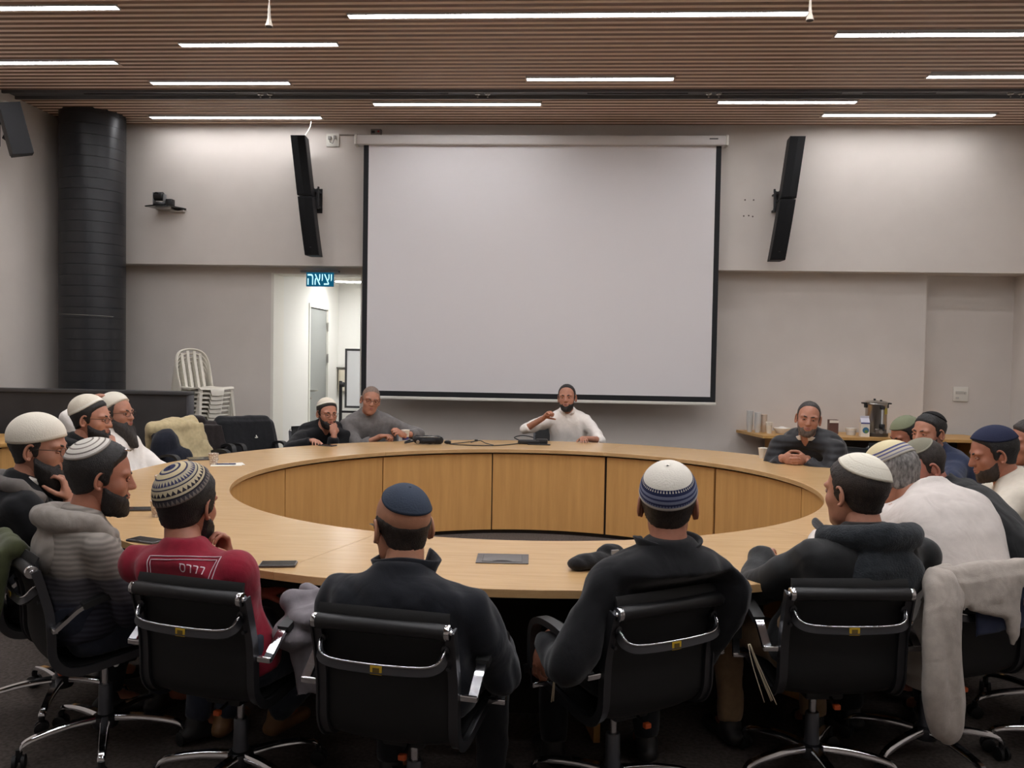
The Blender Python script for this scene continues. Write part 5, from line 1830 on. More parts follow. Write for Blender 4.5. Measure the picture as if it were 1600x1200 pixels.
# 3 third on the left, white robe, arm raised over his head
h = (-3.159, 5.93, 1.085)
f_ = fwd(-98)
make_person('person in a white robe with long dark beard, one arm raised behind the head', h, (-3.06, 5.93), -95, -98, -4, 0, 1.10, ('a', (176, 122, 98)), SALT, 'receding', .006,
            {'mat': K_WHITE, 'dir': (0, -.45, .89), 'ang': 58, 'puff': .022}, (SALT, .10, .018), True, C_WHITE,
            hands={'R': {'at': Vector(h) - f_ * .12 + rgt(-98) * .03 + Vector((0, 0, .125)), 'pose': 'relaxed', 'dir': f_ + Vector((0, 0, .05)), 'palm': (0, 0, -1), 'hint': -f_ + Vector((0, 0, .5)) + rgt(-98) * .4}},
            sleeves='halfarm', width=1.1, bulk=1.15, collar=(C_WHITE, .07, .085, .03, 0, 35))
office_chair(-3.16, 5.96, -95, 'black mesh office chair under the man in the white robe')
# 4 grey striped hoodie
h = (-1.717, 3.106, 1.070)
i4 = make_person('person in a grey striped hooded jumper with a small grey ringed kippah', h, (-1.80, 3.12), -42, -58, 6, 0, 1.08, ('c', (168, 110, 86)), DARK, 'normal', .013,
            {'mat': K_GREYRING, 'dir': (.08, -.50, .86), 'ang': 34, 'puff': .003}, (DARK, .012, .009), False, C_STRIPE, C_JEANS, sleeves='long', hood=(C_GREYHOOD, .046, .045, (.11, .16, .05), .135), near=True, width=1.02, fold=.009, tshift=(0, 0, -.01))
strands(i4, [[i4['H2W']([[.02, .082, .10]])[0], i4['H2W']([[.05, .06, .104]])[0]]], .004, M_CHROME, 'kippah_clip')
office_chair(-1.75, 3.2, -46, 'black mesh office chair under the man in the grey striped jumper')
# 5 maroon shirt
h = (-1.284, 2.88, 1.013)
h5 = chin_hand(h, -30, .20, .12, .06)
i5 = make_person('person in a maroon T-shirt with white back print and patterned blue kippah', h, (-1.11, 2.86), -16, -12, 4, 0, (1.06, 1.08, 1.10), ('c', (168, 110, 86)), BLACKH, 'low', .014,
            {'mat': K_BLUEPAT, 'dir': (-.10, -.56, .82), 'ang': 52, 'puff': .006}, (BLACKH, .015, .012), False, C_MAROON, C_JEANS, (128, 92, 58), hands={'R': h5}, sleeves='short', near=True, width=1.06, fold=.007, feet={'L': (-1.33, 3.33, .09), 'R': (-1.12, 3.36, .09)}, shoulder_drop=(.035, .02), shoulder_w=.19, tshift=(.035, -.01, .0))
office_chair(-1.115, 2.945, -14, 'black mesh office chair under the man in the maroon T-shirt')
# 6 bald man in the middle
h = (-0.488, 2.636, 1.010)
i6 = make_person('balding person with a dark slate kippah in a midnight blue fleece, seen from behind', h, (-0.462, 2.60), -9, 30, 6, 0, (1.07, 1.09, 1.10), ('d', (178, 124, 96)), BROWN, 'bald', .004,
            {'mat': K_DARKBLUE, 'dir': (.04, -.50, .86), 'ang': 40, 'puff': .002}, None, True, C_NAVYJ, sleeves='jacket', collar=(C_NAVYJ, .076, .108, .085, 0, 26), near=True, width=1.13, bulk=1.08, fold=.010, hands={'R': {'at': (-.24, 2.90, .60), 'hint': (.5, -.5, -.8)}, 'L': {'at': (-.62, 2.92, .62), 'hint': (-.5, -.5, -.8)}}, shoulder_w=.19)
office_chair(-0.449, 2.69, -10.6, 'black mesh office chair under the balding man in the midnight blue fleece')
# 7 black jacket, white kippah with navy band
h = (0.353, 2.805, 1.073)
i7 = make_person('person in a black jacket with a white kippah edged in navy bands, seen from behind', h, (0.25, 2.88), 12, -8, 2, 0, (1.07, 1.08, 1.08), ('c', (168, 110, 86)), BROWN, 'normal', .009,
            {'mat': K_NAVYBAND, 'dir': (-.02, -.52, .85), 'ang': 58, 'puff': .006}, None, False, C_BLACKJ, hands={'L': {'at': (-.035, 2.86, .585), 'pose': 'relaxed', 'dir': (-.35, .15, -.9), 'palm': (.8, .5, -.1), 'hint': (-.05, -.8, -.5)}, 'R': {'at': (.32, 3.10, .575), 'hint': (.25, -.5, -.8)}},
            sleeves='jacket', collar=(C_BLACKJ, .080, .112, .062, 0, 34), near=True, width=1.12, bulk=1.06, fold=.010, shoulder_w=.185, shoulder_drop=(-.045, -.02))
office_chair(0.2, 2.95, 32, 'black mesh office chair under the man in the black softshell jacket')
# 8 black padded coat, white kippah, big collar
h = (1.072, 3.167, 1.073)
i8 = make_person('person in a black padded coat with a large fleece hood and plain white kippah', h, (0.97, 3.14), 14, 32, 2, 0, (1.10, 1.12, 1.10), ('a', (176, 122, 98)), BROWN, 'low', .008,
            {'mat': K_STITCH, 'dir': (.10, -.40, .90), 'ang': 44, 'puff': .004}, None, False, C_BLACKP, C_KHAKI, hands={'L': {'at': (.82, 3.46, .775), 'pose': 'relaxed', 'dir': (.3, .95, 0), 'hint': (-.8, -.5, -.8)}, 'R': {'at': (1.12, 3.5, .775), 'pose': 'relaxed', 'dir': (-.3, .95, 0), 'hint': (1, -.4, -.5)}},
            sleeves='jacket', hood=(C_FUR, .050, .045, (.150, .20, .075), .15), collar=(C_BLACKP, .10, .17, .05, 0, 40), near=True, width=1.12, bulk=1.08, fold=.010, shoulder_w=.19)
office_chair(0.95, 3.2, 6, 'black mesh office chair under the man in the black padded coat')
# 9 white shirt, grey hair, leaning forward
h = (1.41, 3.72, 1.060)
i9 = make_person('grey haired person in a white shirt and beige kippah with blue lines, bent forward', h, (1.50, 3.32), 14, 38, 24, 0, 1.10, ('a', (176, 122, 98)), GREYH, 'low', .012,
            {'mat': K_BEIGEBLUE, 'dir': (-.05, -.12, .99), 'ang': 52, 'puff': .008}, None, False, C_WHITE9, hands={'L': {'at': (1.16, 3.85, .775), 'hint': (-1, 0, -.6)}, 'R': {'at': (1.45, 3.98, .775), 'hint': (1, -.2, -.5)}}, sleeves='long', near=True, width=1.12, bulk=1.12, bulge=.16, fold=.006, tshift=(.05, -.04, .06))
office_chair(1.445, 3.40, 20, 'black mesh office chair under the light grey sweatshirt at the right')
# 10 black hoodie leaning forward
h = (1.70, 4.12, 1.06)
make_person('person in a black hoodie with a small grey kippah, face half hidden by white shirt', h, (2.06, 3.88), 58, 98, 22, 0, 1.04, ('e', (186, 122, 104)), BROWN, 'receding', .004,
            {'mat': K_GREYSM, 'dir': (0, -.02, 1), 'ang': 36, 'puff': .004}, (BROWN, .01, .006), False, C_BLACKH, hands={'L': {'at': (1.62, 4.02, .775), 'hint': (0, -1, -.4)}, 'R': {'at': (1.66, 4.30, .775), 'hint': (.3, 1, -.4)}}, sleeves='jacket', hood=(C_BLACKH, .055, .035, (.13, .13, .05), .15), width=1.12, bulk=1.12, bulge=.14, near=True)
office_chair(2.13, 3.84, 58, 'black mesh office chair at the right edge under the man in the black hoodie')
# 11 cream T-shirt
h = (2.274, 4.64, 1.075)
make_person('person in a cream T-shirt and navy kippah, in profile at the right edge', h, (2.48, 4.50), 68, 82, 14, 0, 1.12, ('c', (168, 110, 86)), BLACKH, 'normal', .010,
            {'mat': K_NAVY, 'dir': (0, -.22, .97), 'ang': 50, 'puff': .003}, (('stubble_dark', (62, 50, 44), (40, 32, 28)), .004, .003), False, C_CREAM, hands={'L': {'at': (2.02, 4.52, .775), 'hint': (0, -1, -.4)}, 'R': {'at': (2.06, 4.75, .775), 'hint': (0, 1, -.4)}}, sleeves='short', width=1.12, bulk=1.12, near=True)
office_chair(2.53, 4.48, 68, 'black mesh office chair under the man in the cream T-shirt')
# 12 navy jacket
h = (2.405, 5.749, 1.09)
make_person('person with short black hair in a navy jacket beside the green kippah', h, (2.68, 5.75), 98, 118, 4, 0, 1.08, ('a', (176, 122, 98)), BLACKH, 'normal', .007,
            {'mat': K_BLACK, 'dir': (0, -.5, .86), 'ang': 34, 'puff': .003}, (BLACKH, .004, .006), False, C_NAVY, hands={'L': {'at': (2.25, 5.55, .775), 'hint': (0, -1, -.3)}, 'R': {'at': (2.25, 5.95, .775), 'hint': (0, 1, -.3)}}, sleeves='jacket', width=1.08, bulk=1.1, collar=(C_NAVY, .072, .082, .05, 0, 30))
office_chair(2.76, 5.75, 98, 'black mesh office chair under the man in the navy jacket')
# 13 green kippah looking down
h = (2.497, 6.355, 1.02)
make_person('person with a sage green kippah looking down, behind the man in the navy jacket', h, (2.76, 6.40), 104, 104, 24, 0, 1.08, ('f', (160, 104, 82)), BLACKH, 'normal', .007,
            {'mat': K_GREEN, 'dir': (0, -.05, 1), 'ang': 46, 'puff': .004}, (BLACKH, .004, .005), False, C_BROWNK, hands={'L': {'at': (2.32, 6.2, .775), 'hint': (0, -1, -.3)}, 'R': {'at': (2.34, 6.5, .775), 'hint': (0, 1, -.3)}}, sleeves='long')
office_chair(2.84, 6.42, 104, 'black mesh office chair under the man in the sage green kippah')
# 14 sliver at the right edge
h = (2.69, 5.07, 1.105)
make_person('person with short dark hair just cut off by the right picture edge', h, (2.90, 5.06), 86, 84, 8, 0, 1.06, ('c', (168, 110, 86)), BROWN, 'normal', .010, None, None, False, C_GREYT, sleeves='long')
office_chair(2.96, 5.05, 86, 'black mesh office chair under the man cut off by the right picture edge')
# 15 puffer, hands clasped
h = (1.931, 6.823, 1.095)
make_person('greying person in a charcoal puffer jacket leaning on the table with clasped hands', h, (2.17, 7.12), 146, 166, 2, -6, (1.10, 1.08, 1.12), ('a', (176, 122, 98)), SALT, 'receding', .005, None,
            (('stubble', (112, 98, 90), (74, 62, 56)), .004, .003), False, C_QUILT, hands={'R': {'at': (1.745, 6.80, .785), 'pose': 'curled', 'dir': (.45, -.75, .0), 'palm': (.8, .5, -.1), 'hint': (-.35, .1, -.7), 'scale': 1.12}, 'L': {'at': (1.90, 6.76, .785), 'pose': 'curled', 'dir': (-.75, -.5, .0), 'palm': (-.7, .7, -.1), 'hint': (.8, -.4, -.3), 'scale': 1.12}}, sleeves='puffer', width=1.2, bulk=1.15, collar=(C_WHITE, .068, .074, .035, 0, 26), bulge=.12)
office_chair(2.26, 7.22, 146, 'black mesh office chair under the man in the charcoal puffer jacket')
# 16 speaker in the white shirt
h = (0.054, 8.517, 1.140)
make_person('talking person in a white shirt with one fist raised, below the projection screen', h, (0.10, 8.66), 180, 172, -3, 3, (1.06, 1.06, 1.10), ('a', (176, 122, 98)), DARK, 'receding', .007, {'mat': K_BLACK, 'dir': (0, -.75, .66), 'ang': 26, 'puff': .002},
            (DARK, .006, .004), False, C_WHITE, hands={'R': {'at': (-.165, 8.30, .955), 'pose': 'fist', 'dir': (.55, -.35, .6), 'palm': (.2, -.3, -.9), 'hint': (-1, .1, -.55)}, 'L': {'at': (.21, 8.20, .772), 'pose': 'relaxed', 'dir': (.1, -1, 0), 'palm': (0, 0, -1), 'hint': (.8, .5, -.3)}}, sleeves='rolled', collar=(C_WHITE, .066, .076, .035, 0, 30), mouth_open=True, width=1.06, bulk=1.03)
office_chair(-0.05, 8.76, 184, 'black mesh office chair under the talking man in the white shirt')
# 17 grey T-shirt
h = (-1.802, 8.009, 1.105)
make_person('person with cropped grey hair and glasses in a grey jersey, hands together on the table', h, (-1.78, 8.22), -166, -158, 4, -8, (1.06, 1.06, 1.10), ('a', (176, 122, 98)), ('cropped', (140, 118, 104), (112, 92, 80)), 'normal', .002, None, None, True, C_GREYT,
            hands={'R': {'at': (-1.66, 7.84, .785), 'pose': 'curled', 'dir': (.8, -.3, .1), 'palm': (0, 0, -1), 'hint': (-1, .2, -.5)}, 'L': {'at': (-1.46, 7.86, .80), 'pose': 'curled', 'dir': (-.45, -.6, .4), 'palm': (-.8, 0, -.3), 'hint': (1, .3, -.3)}}, sleeves='halfarm', width=1.14, bulk=1.15, shoulder_w=.19, shoulder_drop=(-.01, .0))
office_chair(-1.80, 8.32, -166, 'black mesh office chair under the man in the grey jersey')
# 18 black jacket, chin on hand
h = (-2.157, 7.788, .99)
make_person('person in a black jacket and white kippah near the doorway, mouth resting on a hand', h, (-2.30, 8.06), -152, -142, 6, 0, 1.06, ('b', (186, 130, 106)), DARK, 'normal', .009,
            {'mat': K_WHITE2, 'dir': (0, -.35, .93), 'ang': 48, 'puff': .006}, (DARK, .010, .008), True, C_BLACKJ, hands={'L': chin_hand(h, -142, .185, .12, -.02), 'R': {'at': (-2.18, 7.44, .772), 'pose': 'relaxed', 'dir': (.5, -.85, 0), 'palm': (0, 0, -1), 'hint': (-1, .2, -.4)}}, sleeves='jacket', width=1.14, bulk=1.1, bulge=.08)
office_chair(-2.34, 8.12, -152, 'black mesh office chair under the man in the black jacket by the doorway')
# ------------------------------------------------------------------ things on the table
M_PATCUP = None
def patterned_cup():
    m = bpy.data.materials.new('patterned_paper_cup')
    m.use_nodes = True
    nt = m.node_tree
    b = nt.nodes['Principled BSDF']
    b.inputs['Roughness'].default_value = .6
    tc = nt.nodes.new('ShaderNodeTexCoord')
    vo = nt.nodes.new('ShaderNodeTexVoronoi')
    vo.feature = 'DISTANCE_TO_EDGE'
    vo.inputs['Scale'].default_value = 55
    nt.links.new(tc.outputs['Object'], vo.inputs['Vector'])
    cr = nt.nodes.new('ShaderNodeValToRGB')
    cr.color_ramp.elements[0].position = .06
    cr.color_ramp.elements[0].color = (*lin((176, 150, 132)), 1)
    cr.color_ramp.elements[1].position = .14
    cr.color_ramp.elements[1].color = (*lin((224, 212, 196)), 1)
    nt.links.new(vo.outputs['Distance'], cr.inputs['Fac'])
    nt.links.new(cr.outputs['Color'], b.inputs['Base Color'])
    return m
M_PATCUP = patterned_cup()
CG = 'paper cups on the table'
cup('paper_cup', 'beige patterned paper cup beside the white papers on the left of the table', -2.46, 5.94, TT, .078, .034, M_PATCUP, 'cup', CG)
cup('paper_cup', 'patterned paper cup on the table nearest the man in the maroon T-shirt', -1.945, 4.035, TT, .078, .036, M_PATCUP, 'cup', CG)
cup('paper_cup', 'pale paper cup half hidden behind the patterned kippah of the maroon T-shirt man', -2.315, 4.84, TT, .078, .036, M_PATCUP, 'cup', CG)
cf = cup('paper_cup', 'white paper cup with a blue band beside the man in the grey jersey', -1.445, 7.90, TT, .10, .038, M_PAPER, 'cup', CG)
MB().lathe((0, 0, 0), [(.0290, .010), (.0318, .038)], 20, cap=False).build('blue_band', mat('cup_blue', (60, 62, 120), .5), cf, 50)
MB().lathe((0, 0, 0), [(.0338, .055), (.0352, .068)], 7, cap=False).build('print', mat('cup_print', (60, 50, 46), .5), cf, 50)
cup('paper_cup', 'white paper cup beside the clasped hands of the man in the puffer jacket', 1.665, 7.16, TT, .082, .036, M_PAPER, 'cup', CG)
def phone(lab, x, y, a, w=.075, l=.15, name='mobile_phone', cat='phone', h=.009):
    t = thing(name, lab, cat, (x, y, TT + .0005), D2R(a))
    MB().bbox(-w / 2, w / 2, -l / 2, l / 2, 0, h, .003).build('case', mat('phone_grey', (92, 88, 88), .35, .5), t, 40)
    MB().bbox(-w / 2 + .003, w / 2 - .003, -l / 2 + .004, l / 2 - .004, h, h + .0012, .001).build('display', mat('phone_black', (20, 20, 22), .12), t)
phone('grey mobile phone lying beside the cup next to the striped jumper', -2.12, 4.19, -78)
phone('dark mobile phone at the right elbow of the man in the maroon T-shirt', -1.06, 3.17, -80, .075, .135)
phone('dark phone just left of the maroon T-shirt shoulder', -1.74, 3.50, 70)
phone('black phone by the hand of the man in the black jacket near the doorway', -2.02, 7.32, 70)
nb_ = phone('dark tablet lying behind the beige patterned cup', -2.66, 6.22, -60, .15, .21, 'tablet', 'tablet')
pp_ = thing('paper_sheet', 'white papers lying by the beige patterned cup', 'paper', (-2.37, 5.95, TT + .0005), D2R(20))
MB().box(-.105, .105, -.074, .074, 0, .0012).build('sheet', M_PAPER, pp_)
MB().box(-.09, .12, -.06, .08, .0012, .002, rot=Matrix.Rotation(D2R(9), 3, 'Z')).build('sheet', M_PAPER, pp_)
pn = thing('pen', 'dark blue pen lying on the white papers', 'pen', (-2.37, 5.94, TT + .0072), D2R(14))
MB().lathe((0, 0, 0), [(.001, -.07), (.004, -.06), (.0045, .055), (.0035, .068)], 10, axis='x').build('barrel', mat('pen_blue', (34, 40, 90), .35), pn)
MB().box(.02, .066, -.001, .001, .004, .006).build('clip', M_CHROME, pn)

# soft black bag with strap, cable and hub
bg = thing('tool_bag', 'soft black zipped pouch lying on the far side of the table', 'bag', (-1.19, 7.64, TT), D2R(6))
q_ = MB()
capsule(q_, (-.10, 0, .042), (.10, 0, .040), .040, .038, 16, sq=(1, 1))
q_.ball((.0, 0, .030), (.13, .05, .03), 16, 8)
v, q = remesh(q_, .008, 4)
v = v + normals(v, q) * folds(v, .004, 60, 3)[:, None]
v[:, 2] = np.maximum(v[:, 2], .001)
mesh_obj('body', v, q.tolist(), None, cloth('nylon_black', (30, 30, 33), .6), bg, True)
MB().tube(smooth_path([(-.13, -.02, .03), (-.19, -.05, .02), (-.21, .02, .015), (-.16, .05, .03)], 4), .010, 8, flat=(1, .4)).build('strap', cloth('strap_black', (24, 24, 26)), bg, True)
MB().tube([(-.11, -.03, .068), (.0, -.035, .070), (.11, -.028, .066)], .003, 6).build('zip', M_STEEL, bg, True)
MB().lathe((-.09, -.045, .025), [(.014, -.003), (.016, 0), (.014, .003)], 12, axis='y').build('ring', M_STEEL, bg)
q_ = MB()
q_.ball((.175, -.01, .022), (.035, .022, .018), 12, 8)
v, q = remesh(q_, .006, 2)
mesh_obj('tassel', v, q.tolist(), None, cloth('nylon_black', (30, 30, 33), .6), bg, True)
dv = thing('cable_hub', 'small black cable box on the table in front of the talking man', 'cable box', (-.25, 7.86, TT), D2R(-3))
MB().bbox(-.14, .06, -.04, .04, .0, .038, .01).bbox(.02, .13, -.03, .045, .0, .05, .012).build('body', M_BLACKPLASTIC, dv, 40)
MB().bbox(-.05, .16, -.075, -.03, .0, .010, .004).build('plate', M_BLACKPLASTIC, dv, 40)
MB().tube(smooth_path([(-.12, .0, .03), (-.18, .02, .055), (-.10, .03, .075), (.0, .02, .06)], 4), .005, 6).build('lead', mat('cable_black', (22, 22, 24), .5), dv, True)
cb_ = thing('black_cable', 'thin black cable looping across the table between pouch and cable box', 'cable', (-.7, 7.72, TT))
MB().tube(smooth_path([(-.30, -.06, .006), (-.22, -.10, .005), (-.05, -.13, .005), (.12, -.10, .005), (.28, .06, .006), (.33, .12, .012)], 5), .0045, 6).tube(smooth_path([(-.30, -.05, .006), (-.20, .05, .008), (-.10, .07, .02), (-.07, .06, .03)], 4), .0045, 6).tube(smooth_path([(-.12, .05, .012), (-.04, .06, .03), (.02, .02, .012), (.10, -.08, .006)], 4), .004, 6).bbox(-.085, -.055, .05, .068, .022, .04, .004).build('lead', mat('cable_black', (22, 22, 24), .5), cb_, True)
# knitted hat by the softshell man
ht_ = thing('woollen_hat', 'crumpled black woollen hat on the table left of the black softshell jacket', 'hat', (.15, 3.30, TT), D2R(24))
q_ = MB()
q_.ball((-.02, -.01, .028), (.10, .050, .030), 16, 10)
q_.ball((.07, .03, .040), (.060, .045, .042), 14, 10)
q_.ball((-.085, -.02, .024), (.042, .04, .024), 12, 8)
v, q = remesh(q_, .008, 3)
v = v + normals(v, q) * folds(v, .006, 45, 5)[:, None]
v[:, 2] = np.maximum(v[:, 2], .001)
mesh_obj('knit', v, q.tolist(), None, cloth('black_wool', (30, 29, 30), .95, .6, 300), ht_, True)
MB().box(.048, .078, -.028, -.020, .050, .068).build('label_tab', mat('tab_grey', (140, 138, 136), .6), ht_)

# ------------------------------------------------------------------ garments over chairs
def garment(name, label, cat, m, build, voxel=.012, amp=.008, freq=24, seed=1, smooth=4, loc=(0, 0, 0), rotz=0.0, part='cloth', aniso=(1, 1, .35), zmin=None):
    t = thing(name, label, cat, loc, rotz)
    mb = MB()
    build(mb)
    v, q = remesh(mb, voxel, smooth)
    v = v + normals(v, q) * folds(v, amp, freq, seed, aniso)[:, None]
    if zmin is not None:
        v[:, 2] = np.maximum(v[:, 2], zmin)
    mesh_obj(part, v, q.tolist(), None, m, t, True)
    return t
def slab(mb, top, bot, th, d):
    """tapered sheet between two segments; d = thickness direction"""
    d = Vector(d).normalized() * th / 2
    a, b, c_, e = Vector(top[0]), Vector(top[1]), Vector(bot[1]), Vector(bot[0])
    mb.add([a - d, b - d, c_ - d, e - d, a + d, b + d, c_ + d, e + d], [(0, 1, 2, 3), (7, 6, 5, 4), (0, 4, 5, 1), (1, 5, 6, 2), (2, 6, 7, 3), (3, 7, 4, 0)])

# light grey sweatshirt over the right chair: chair frame is local (origin at the chair hub)
C9 = (1.445, 3.40)
M_SWEAT = cloth('light_grey_sweat', (176, 166, 156), .95, .35, 420, noise=.1)
def b_sweat(mb):
    capsule(mb, (-.235, -.312, .815), (.25, -.312, .825), .036, .036, 12)
    slab(mb, ((-.24, -.335, .81), (.0, -.345, .815)), ((-.20, -.355, .71), (-.03, -.36, .735)), .03, (0, 1, 0))
    slab(mb, ((-.05, -.345, .815), (.07, -.345, .815)), ((.02, -.365, .57), (.045, -.365, .60)), .026, (0, 1, 0))
    slab(mb, ((-.20, -.345, .80), (.03, -.345, .815)), ((-.16, -.36, .70), (.02, -.362, .66)), .03, (0, 1, 0))
    slab(mb, ((.03, -.345, .815), (.25, -.345, .82)), ((.18, -.365, .68), (.26, -.36, .70)), .03, (0, 1, 0))
    slab(mb, ((-.25, -.28, .81), (.25, -.28, .82)), ((-.25, -.225, .70), (.25, -.225, .70)), .028, (0, 1, 0))
sweat = garment('sweatshirt', 'light grey sweatshirt hung over the chair back at the right, one sleeve reaching down', 'sweatshirt', M_SWEAT, b_sweat, .010, .006, 26, 21, loc=(C9[0], C9[1], 0), rotz=D2R(20))
mb = MB()
P_ = smooth_path([(-.225, -.325, .80), (-.275, -.36, .75), (-.295, -.38, .62), (-.29, -.39, .50), (-.275, -.39, .40), (-.262, -.385, .335), (-.258, -.38, .315)], 3)
for i_ in range(len(P_) - 1):
    f0, f1 = i_ / (len(P_) - 1), (i_ + 1) / (len(P_) - 1)
    w0 = 1.2 * (.062 + .022 * math.sin(math.pi * min(1, f0 * 1.1)) - .026 * max(0, f0 - .8) / .2)
    w1 = 1.2 * (.062 + .022 * math.sin(math.pi * min(1, f1 * 1.1)) - .026 * max(0, f1 - .8) / .2)
    capsule(mb, P_[i_], P_[i_ + 1], w0, w1, 14, sq=(1, .38), ref=(1, .15, 0))
v, q = remesh(mb, .010, 4)
v = v + normals(v, q) * folds(v, .014, 24, 33, (1.8, 1, .35))[:, None]
mesh_obj('sleeve', v, q.tolist(), None, M_SWEAT, sweat, True)
mb = MB()
slab(mb, ((-.26, -.27, .80), (-.20, -.33, .80)), ((-.335, -.22, .46), (-.24, -.30, .44)), .06, (-.6, -.6, 0))
slab(mb, ((-.25, -.25, .72), (-.22, -.30, .72)), ((-.34, -.16, .42), (-.26, -.26, .40)), .05, (-.6, -.6, 0))
v, q = remesh(mb, .010, 4)
v = v + normals(v, q) * folds(v, .007, 26, 37, (1.4, 1, .3))[:, None]
mesh_obj('front_panel', v, q.tolist(), None, M_SWEAT, sweat, True)
mb = MB()
slab(mb, ((-.12, -.335, .80), (.24, -.335, .80)), ((-.12, -.345, .60), (.25, -.345, .635)), .02, (0, 1, 0))
v, q = remesh(mb, .010, 3)
v = v + normals(v, q) * folds(v, .004, 30, 41)[:, None]
ln = mesh_obj('lining', v, q.tolist(), None, cloth('navy_lining', (36, 42, 64)), sweat, True)
MB().bbox(.065, .125, -.366, -.362, .705, .730, .001).build('neck_label', mat('neck_label', (120, 88, 100), .7), ln)
MB().box(.075, .115, -.3672, -.3662, .712, .723).build('label_print', mat('neck_print', (190, 170, 176), .7), ln)

# olive jacket over the left front chair
def b_olive(mb):
    capsule(mb, (-.24, -.305, .82), (.02, -.305, .82), .036, .034, 12)
    slab(mb, ((-.25, -.34, .82), (.03, -.345, .82)), ((-.24, -.42, .42), (-.05, -.42, .40)), .035, (0, 1, 0))
    slab(mb, ((-.14, -.345, .80), (.03, -.345, .80)), ((-.07, -.41, .36), (-.01, -.41, .34)), .04, (0, 1, 0))
    slab(mb, ((-.25, -.275, .81), (.02, -.275, .82)), ((-.25, -.23, .62), (.0, -.23, .66)), .03, (0, 1, 0))
garment('olive_jacket', 'olive green jacket hanging over the chair back at the lower left edge', 'jacket', cloth('olive_canvas', (72, 76, 50), .9), b_olive, .011, .010, 24, 51, loc=(-1.75, 3.2, 0), rotz=D2R(-46))

# grey jacket across the lap of the maroon T-shirt man
def b_lap(mb):
    mb.ball((-.01, .05, .60), (.10, .20, .06), 16, 10)
    mb.ball((.03, .02, .66), (.09, .15, .05), 16, 10)
    slab(mb, ((-.04, -.06, .67), (.09, -.04, .68)), ((.0, -.10, .40), (.085, -.08, .42)), .06, (.3, -1, 0))
    slab(mb, ((.03, -.04, .68), (.12, .10, .69)), ((.08, -.06, .38), (.13, .08, .36)), .05, (1, -.3, 0))
    capsule(mb, (-.05, -.02, .70), (.10, .06, .71), .035, .03, 12)
    capsule(mb, (-.03, .10, .70), (.12, .02, .66), .03, .03, 12)
garment('grey_jacket', 'crumpled mauve grey jacket lying beside the man in the maroon T-shirt', 'jacket', cloth('mauve_grey_jersey', (128, 122, 126), .9), b_lap, .010, .010, 30, 61, loc=(-.865, 2.88, 0), aniso=(1, 1, .6))

# coats over the far left chairs
XC1, YC1, AC1 = -3.12, 7.18, -118
office_chair(XC1, YC1, AC1, 'black mesh office chair carrying the cream coat')
def flip_x(mb):
    mb.v = [(-a, b, c_) for a, b, c_ in mb.v]
    mb.f = [f_[::-1] for f_ in mb.f]
def b_cream(mb):
    capsule(mb, (-.20, -.31, .86), (.16, -.30, .90), .07, .07, 14)
    mb.ball((-.02, -.27, .87), (.22, .10, .09), 16, 10)
    slab(mb, ((-.16, -.22, .90), (.22, -.22, .90)), ((.02, -.12, .60), (.25, -.12, .58)), .05, (0, 1, .3))
    slab(mb, ((.10, -.26, .88), (.24, -.26, .88)), ((.18, -.10, .55), (.30, -.10, .55)), .05, (0, 1, .3))
    slab(mb, ((-.22, -.36, .88), (.2, -.36, .88)), ((-.22, -.40, .60), (.2, -.40, .60)), .05, (0, 1, 0))
    flip_x(mb)
garment('cream_coat', 'cream coat heaped over a chair back near the left end of the table', 'coat', cloth('cream_wool', (196, 178, 138), .9), b_cream, .012, .013, 26, 71, loc=(XC1, YC1, 0), rotz=D2R(AC1), aniso=(1.2, 1, .4))
def b_navyc(mb):
    mb.ball((-.16, -.20, .72), (.14, .10, .16), 16, 10)
    mb.ball((-.10, -.16, .60), (.17, .10, .14), 16, 10)
    slab(mb, ((-.24, -.28, .84), (-.04, -.24, .80)), ((-.28, -.12, .50), (-.02, -.10, .50)), .06, (0, 1, .2))
    flip_x(mb)
garment('navy_coat', 'dark navy coat bundled under the cream coat', 'coat', cloth('navy_black_coat', (34, 36, 46), .9), b_navyc, .012, .010, 24, 75, loc=(XC1, YC1, 0), rotz=D2R(AC1))
XC2, YC2, AC2 = -2.92, 8.05, -135
office_chair(XC2, YC2, AC2, 'black mesh office chair carrying the black jacket by the doorway')
def b_black(mb):
    capsule(mb, (-.23, -.30, .855), (.23, -.30, .87), .055, .055, 14)
    slab(mb, ((-.27, -.26, .86), (.27, -.26, .87)), ((-.30, -.20, .56), (.30, -.20, .56)), .06, (0, 1, .2))
    slab(mb, ((-.27, -.35, .86), (.27, -.35, .87)), ((-.29, -.38, .50), (.29, -.38, .50)), .05, (0, 1, 0))
    capsule(mb, (-.27, -.29, .82), (-.31, -.24, .55), .05, .05, 12)
    capsule(mb, (.27, -.29, .83), (.31, -.24, .55), .05, .05, 12)
bj_ = garment('black_jacket', 'black jacket with a small white emblem spread over a chair left of the doorway', 'jacket', cloth('black_nylon', (27, 27, 30), .7), b_black, .012, .006, 24, 81, loc=(XC2, YC2, 0), rotz=D2R(AC2))
MB().tube([(-.10, -.218, .735), (-.10, -.205, .715), (-.105, -.20, .705)], .006, 6).tube([(-.115, -.203, .703), (-.10, -.199, .700), (-.085, -.203, .703)], .005, 6).ball((-.10, -.222, .745), .006, 8, 6).build('emblem', M_PAPER, bj_)
XC3, YC3, AC3 = -3.20, 7.72, -128
office_chair(XC3, YC3, AC3, 'black mesh office chair carrying the dark brown jacket')
def b_brown(mb):
    capsule(mb, (-.20, -.30, .83), (.20, -.30, .83), .05, .05, 14)
    slab(mb, ((-.22, -.25, .84), (.22, -.25, .84)), ((-.26, -.18, .52), (.26, -.18, .52)), .07, (0, 1, .2))
    mb.ball((.0, -.30, .89), (.09, .06, .05), 14, 8)
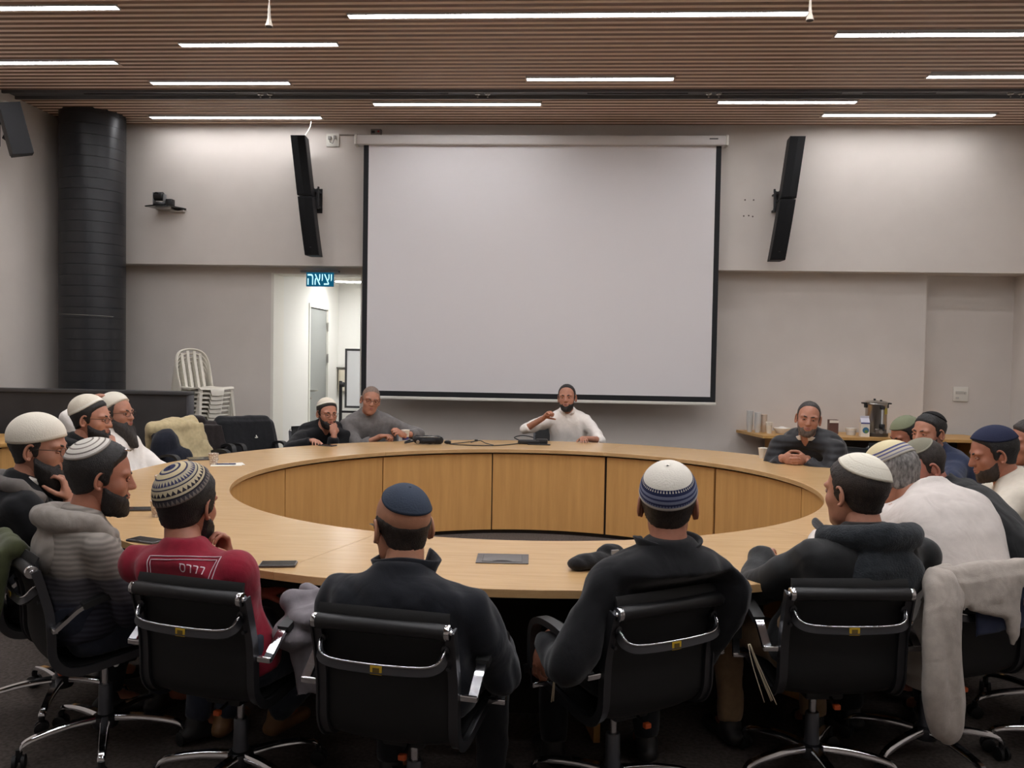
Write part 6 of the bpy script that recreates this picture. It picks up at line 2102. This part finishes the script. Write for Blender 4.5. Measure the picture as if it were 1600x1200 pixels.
garment('brown_jacket', 'dark brown jacket over the chair between the cream coat and the black jacket', 'jacket', cloth('dark_brown_coat', (42, 35, 34), .85), b_brown, .012, .008, 24, 91, loc=(XC3, YC3, 0), rotz=D2R(AC3))
# two spare chairs seen behind the people on the right
office_chair(2.72, 7.55, 135, 'empty black mesh office chair in front of the counter behind the puffer jacket man')
office_chair(2.02, 3.42, 40, 'black mesh office chair half cut off at the lower right corner')

# ------------------------------------------------------------------ print on the maroon shirt
def on_back(info, pts):
    tree = i5_tree[0]
    out = []
    dr = (info['Fw'] * .92 + Vector((0, 0, -.39))).normalized()
    up = (info['Fw'] * .39 + Vector((0, 0, .92))).normalized()
    c_ = Vector((0, 0, .86)) - info['Fw'] * .12
    for u, z in pts:
        o_ = c_ + info['Rt'] * u + up * (z - .86) - dr * .5
        hit = tree.ray_cast(o_, dr)
        p_ = hit[0] if hit[0] is not None else o_ + dr * .45
        out.append(p_ - dr * .0022)
    return out
_me = i5['shirt'].data
i5_tree = [BVHTree.FromPolygons([v_.co for v_ in _me.vertices], [p_.vertices for p_ in _me.polygons])]
M_PRINT = mat('shirt_print_white', (214, 190, 196), .8)
def line_on(mb, pts, w):
    dense = []
    for (u0, z0), (u1, z1) in zip(pts[:-1], pts[1:]):
        n_ = max(2, int(math.hypot(u1 - u0, z1 - z0) / .008))
        dense += [(u0 + (u1 - u0) * k / n_, z0 + (z1 - z0) * k / n_) for k in range(n_)]
    dense.append(pts[-1])
    mb.tube(on_back(i5, dense), w, 5)
mb = MB()
line_on(mb, [(-.20, .70), (-.20, .845), (-.12, .850), (-.06, .858), (.0, .868), (.05, .872), (.045, .70)], .0018)
line_on(mb, [(-.188, .70), (-.188, .833), (-.12, .838), (-.06, .846), (.0, .856), (.038, .860), (.033, .70)], .0015)
mb.build('print_frame', M_PRINT, i5['shirt'], True)
tv, tf = text_mesh('\u05e1\u05e8\u05e8\u05e8', .05)
xs = [p_[0] for p_ in tv]
zs = [p_[1] for p_ in tv]
ux = .085 / (max(xs) - min(xs))
uz = .026 / (max(zs) - min(zs))
tp = on_back(i5, [((p_[0] - max(xs)) * ux + .012, (p_[1] - min(zs)) * uz + .806) for p_ in tv])
mesh_obj('print_letters', tp, tf, None, M_PRINT, i5['shirt'])
# tassels
M_STRING = mat('cream_string', (206, 192, 164), .8)
def tzit(info, a, n=5):
    r_ = random.Random(5)
    L = []
    for k in range(n):
        o_ = Vector((r_.uniform(-.012, .012), r_.uniform(-.012, .012), 0))
        L.append([Vector(a[0]) + o_ * .3, Vector(a[1]) + o_, Vector(a[2]) + o_ * 1.8])
    strands(info, L, .0016, M_STRING)

tzit(i8, ((.665, 2.985, .565), (.685, 2.965, .50), (.735, 2.955, .375)), 6)
tzit(i7, ((-.005, 2.745, .56), (-.012, 2.725, .50), (-.02, 2.725, .435)), 3)
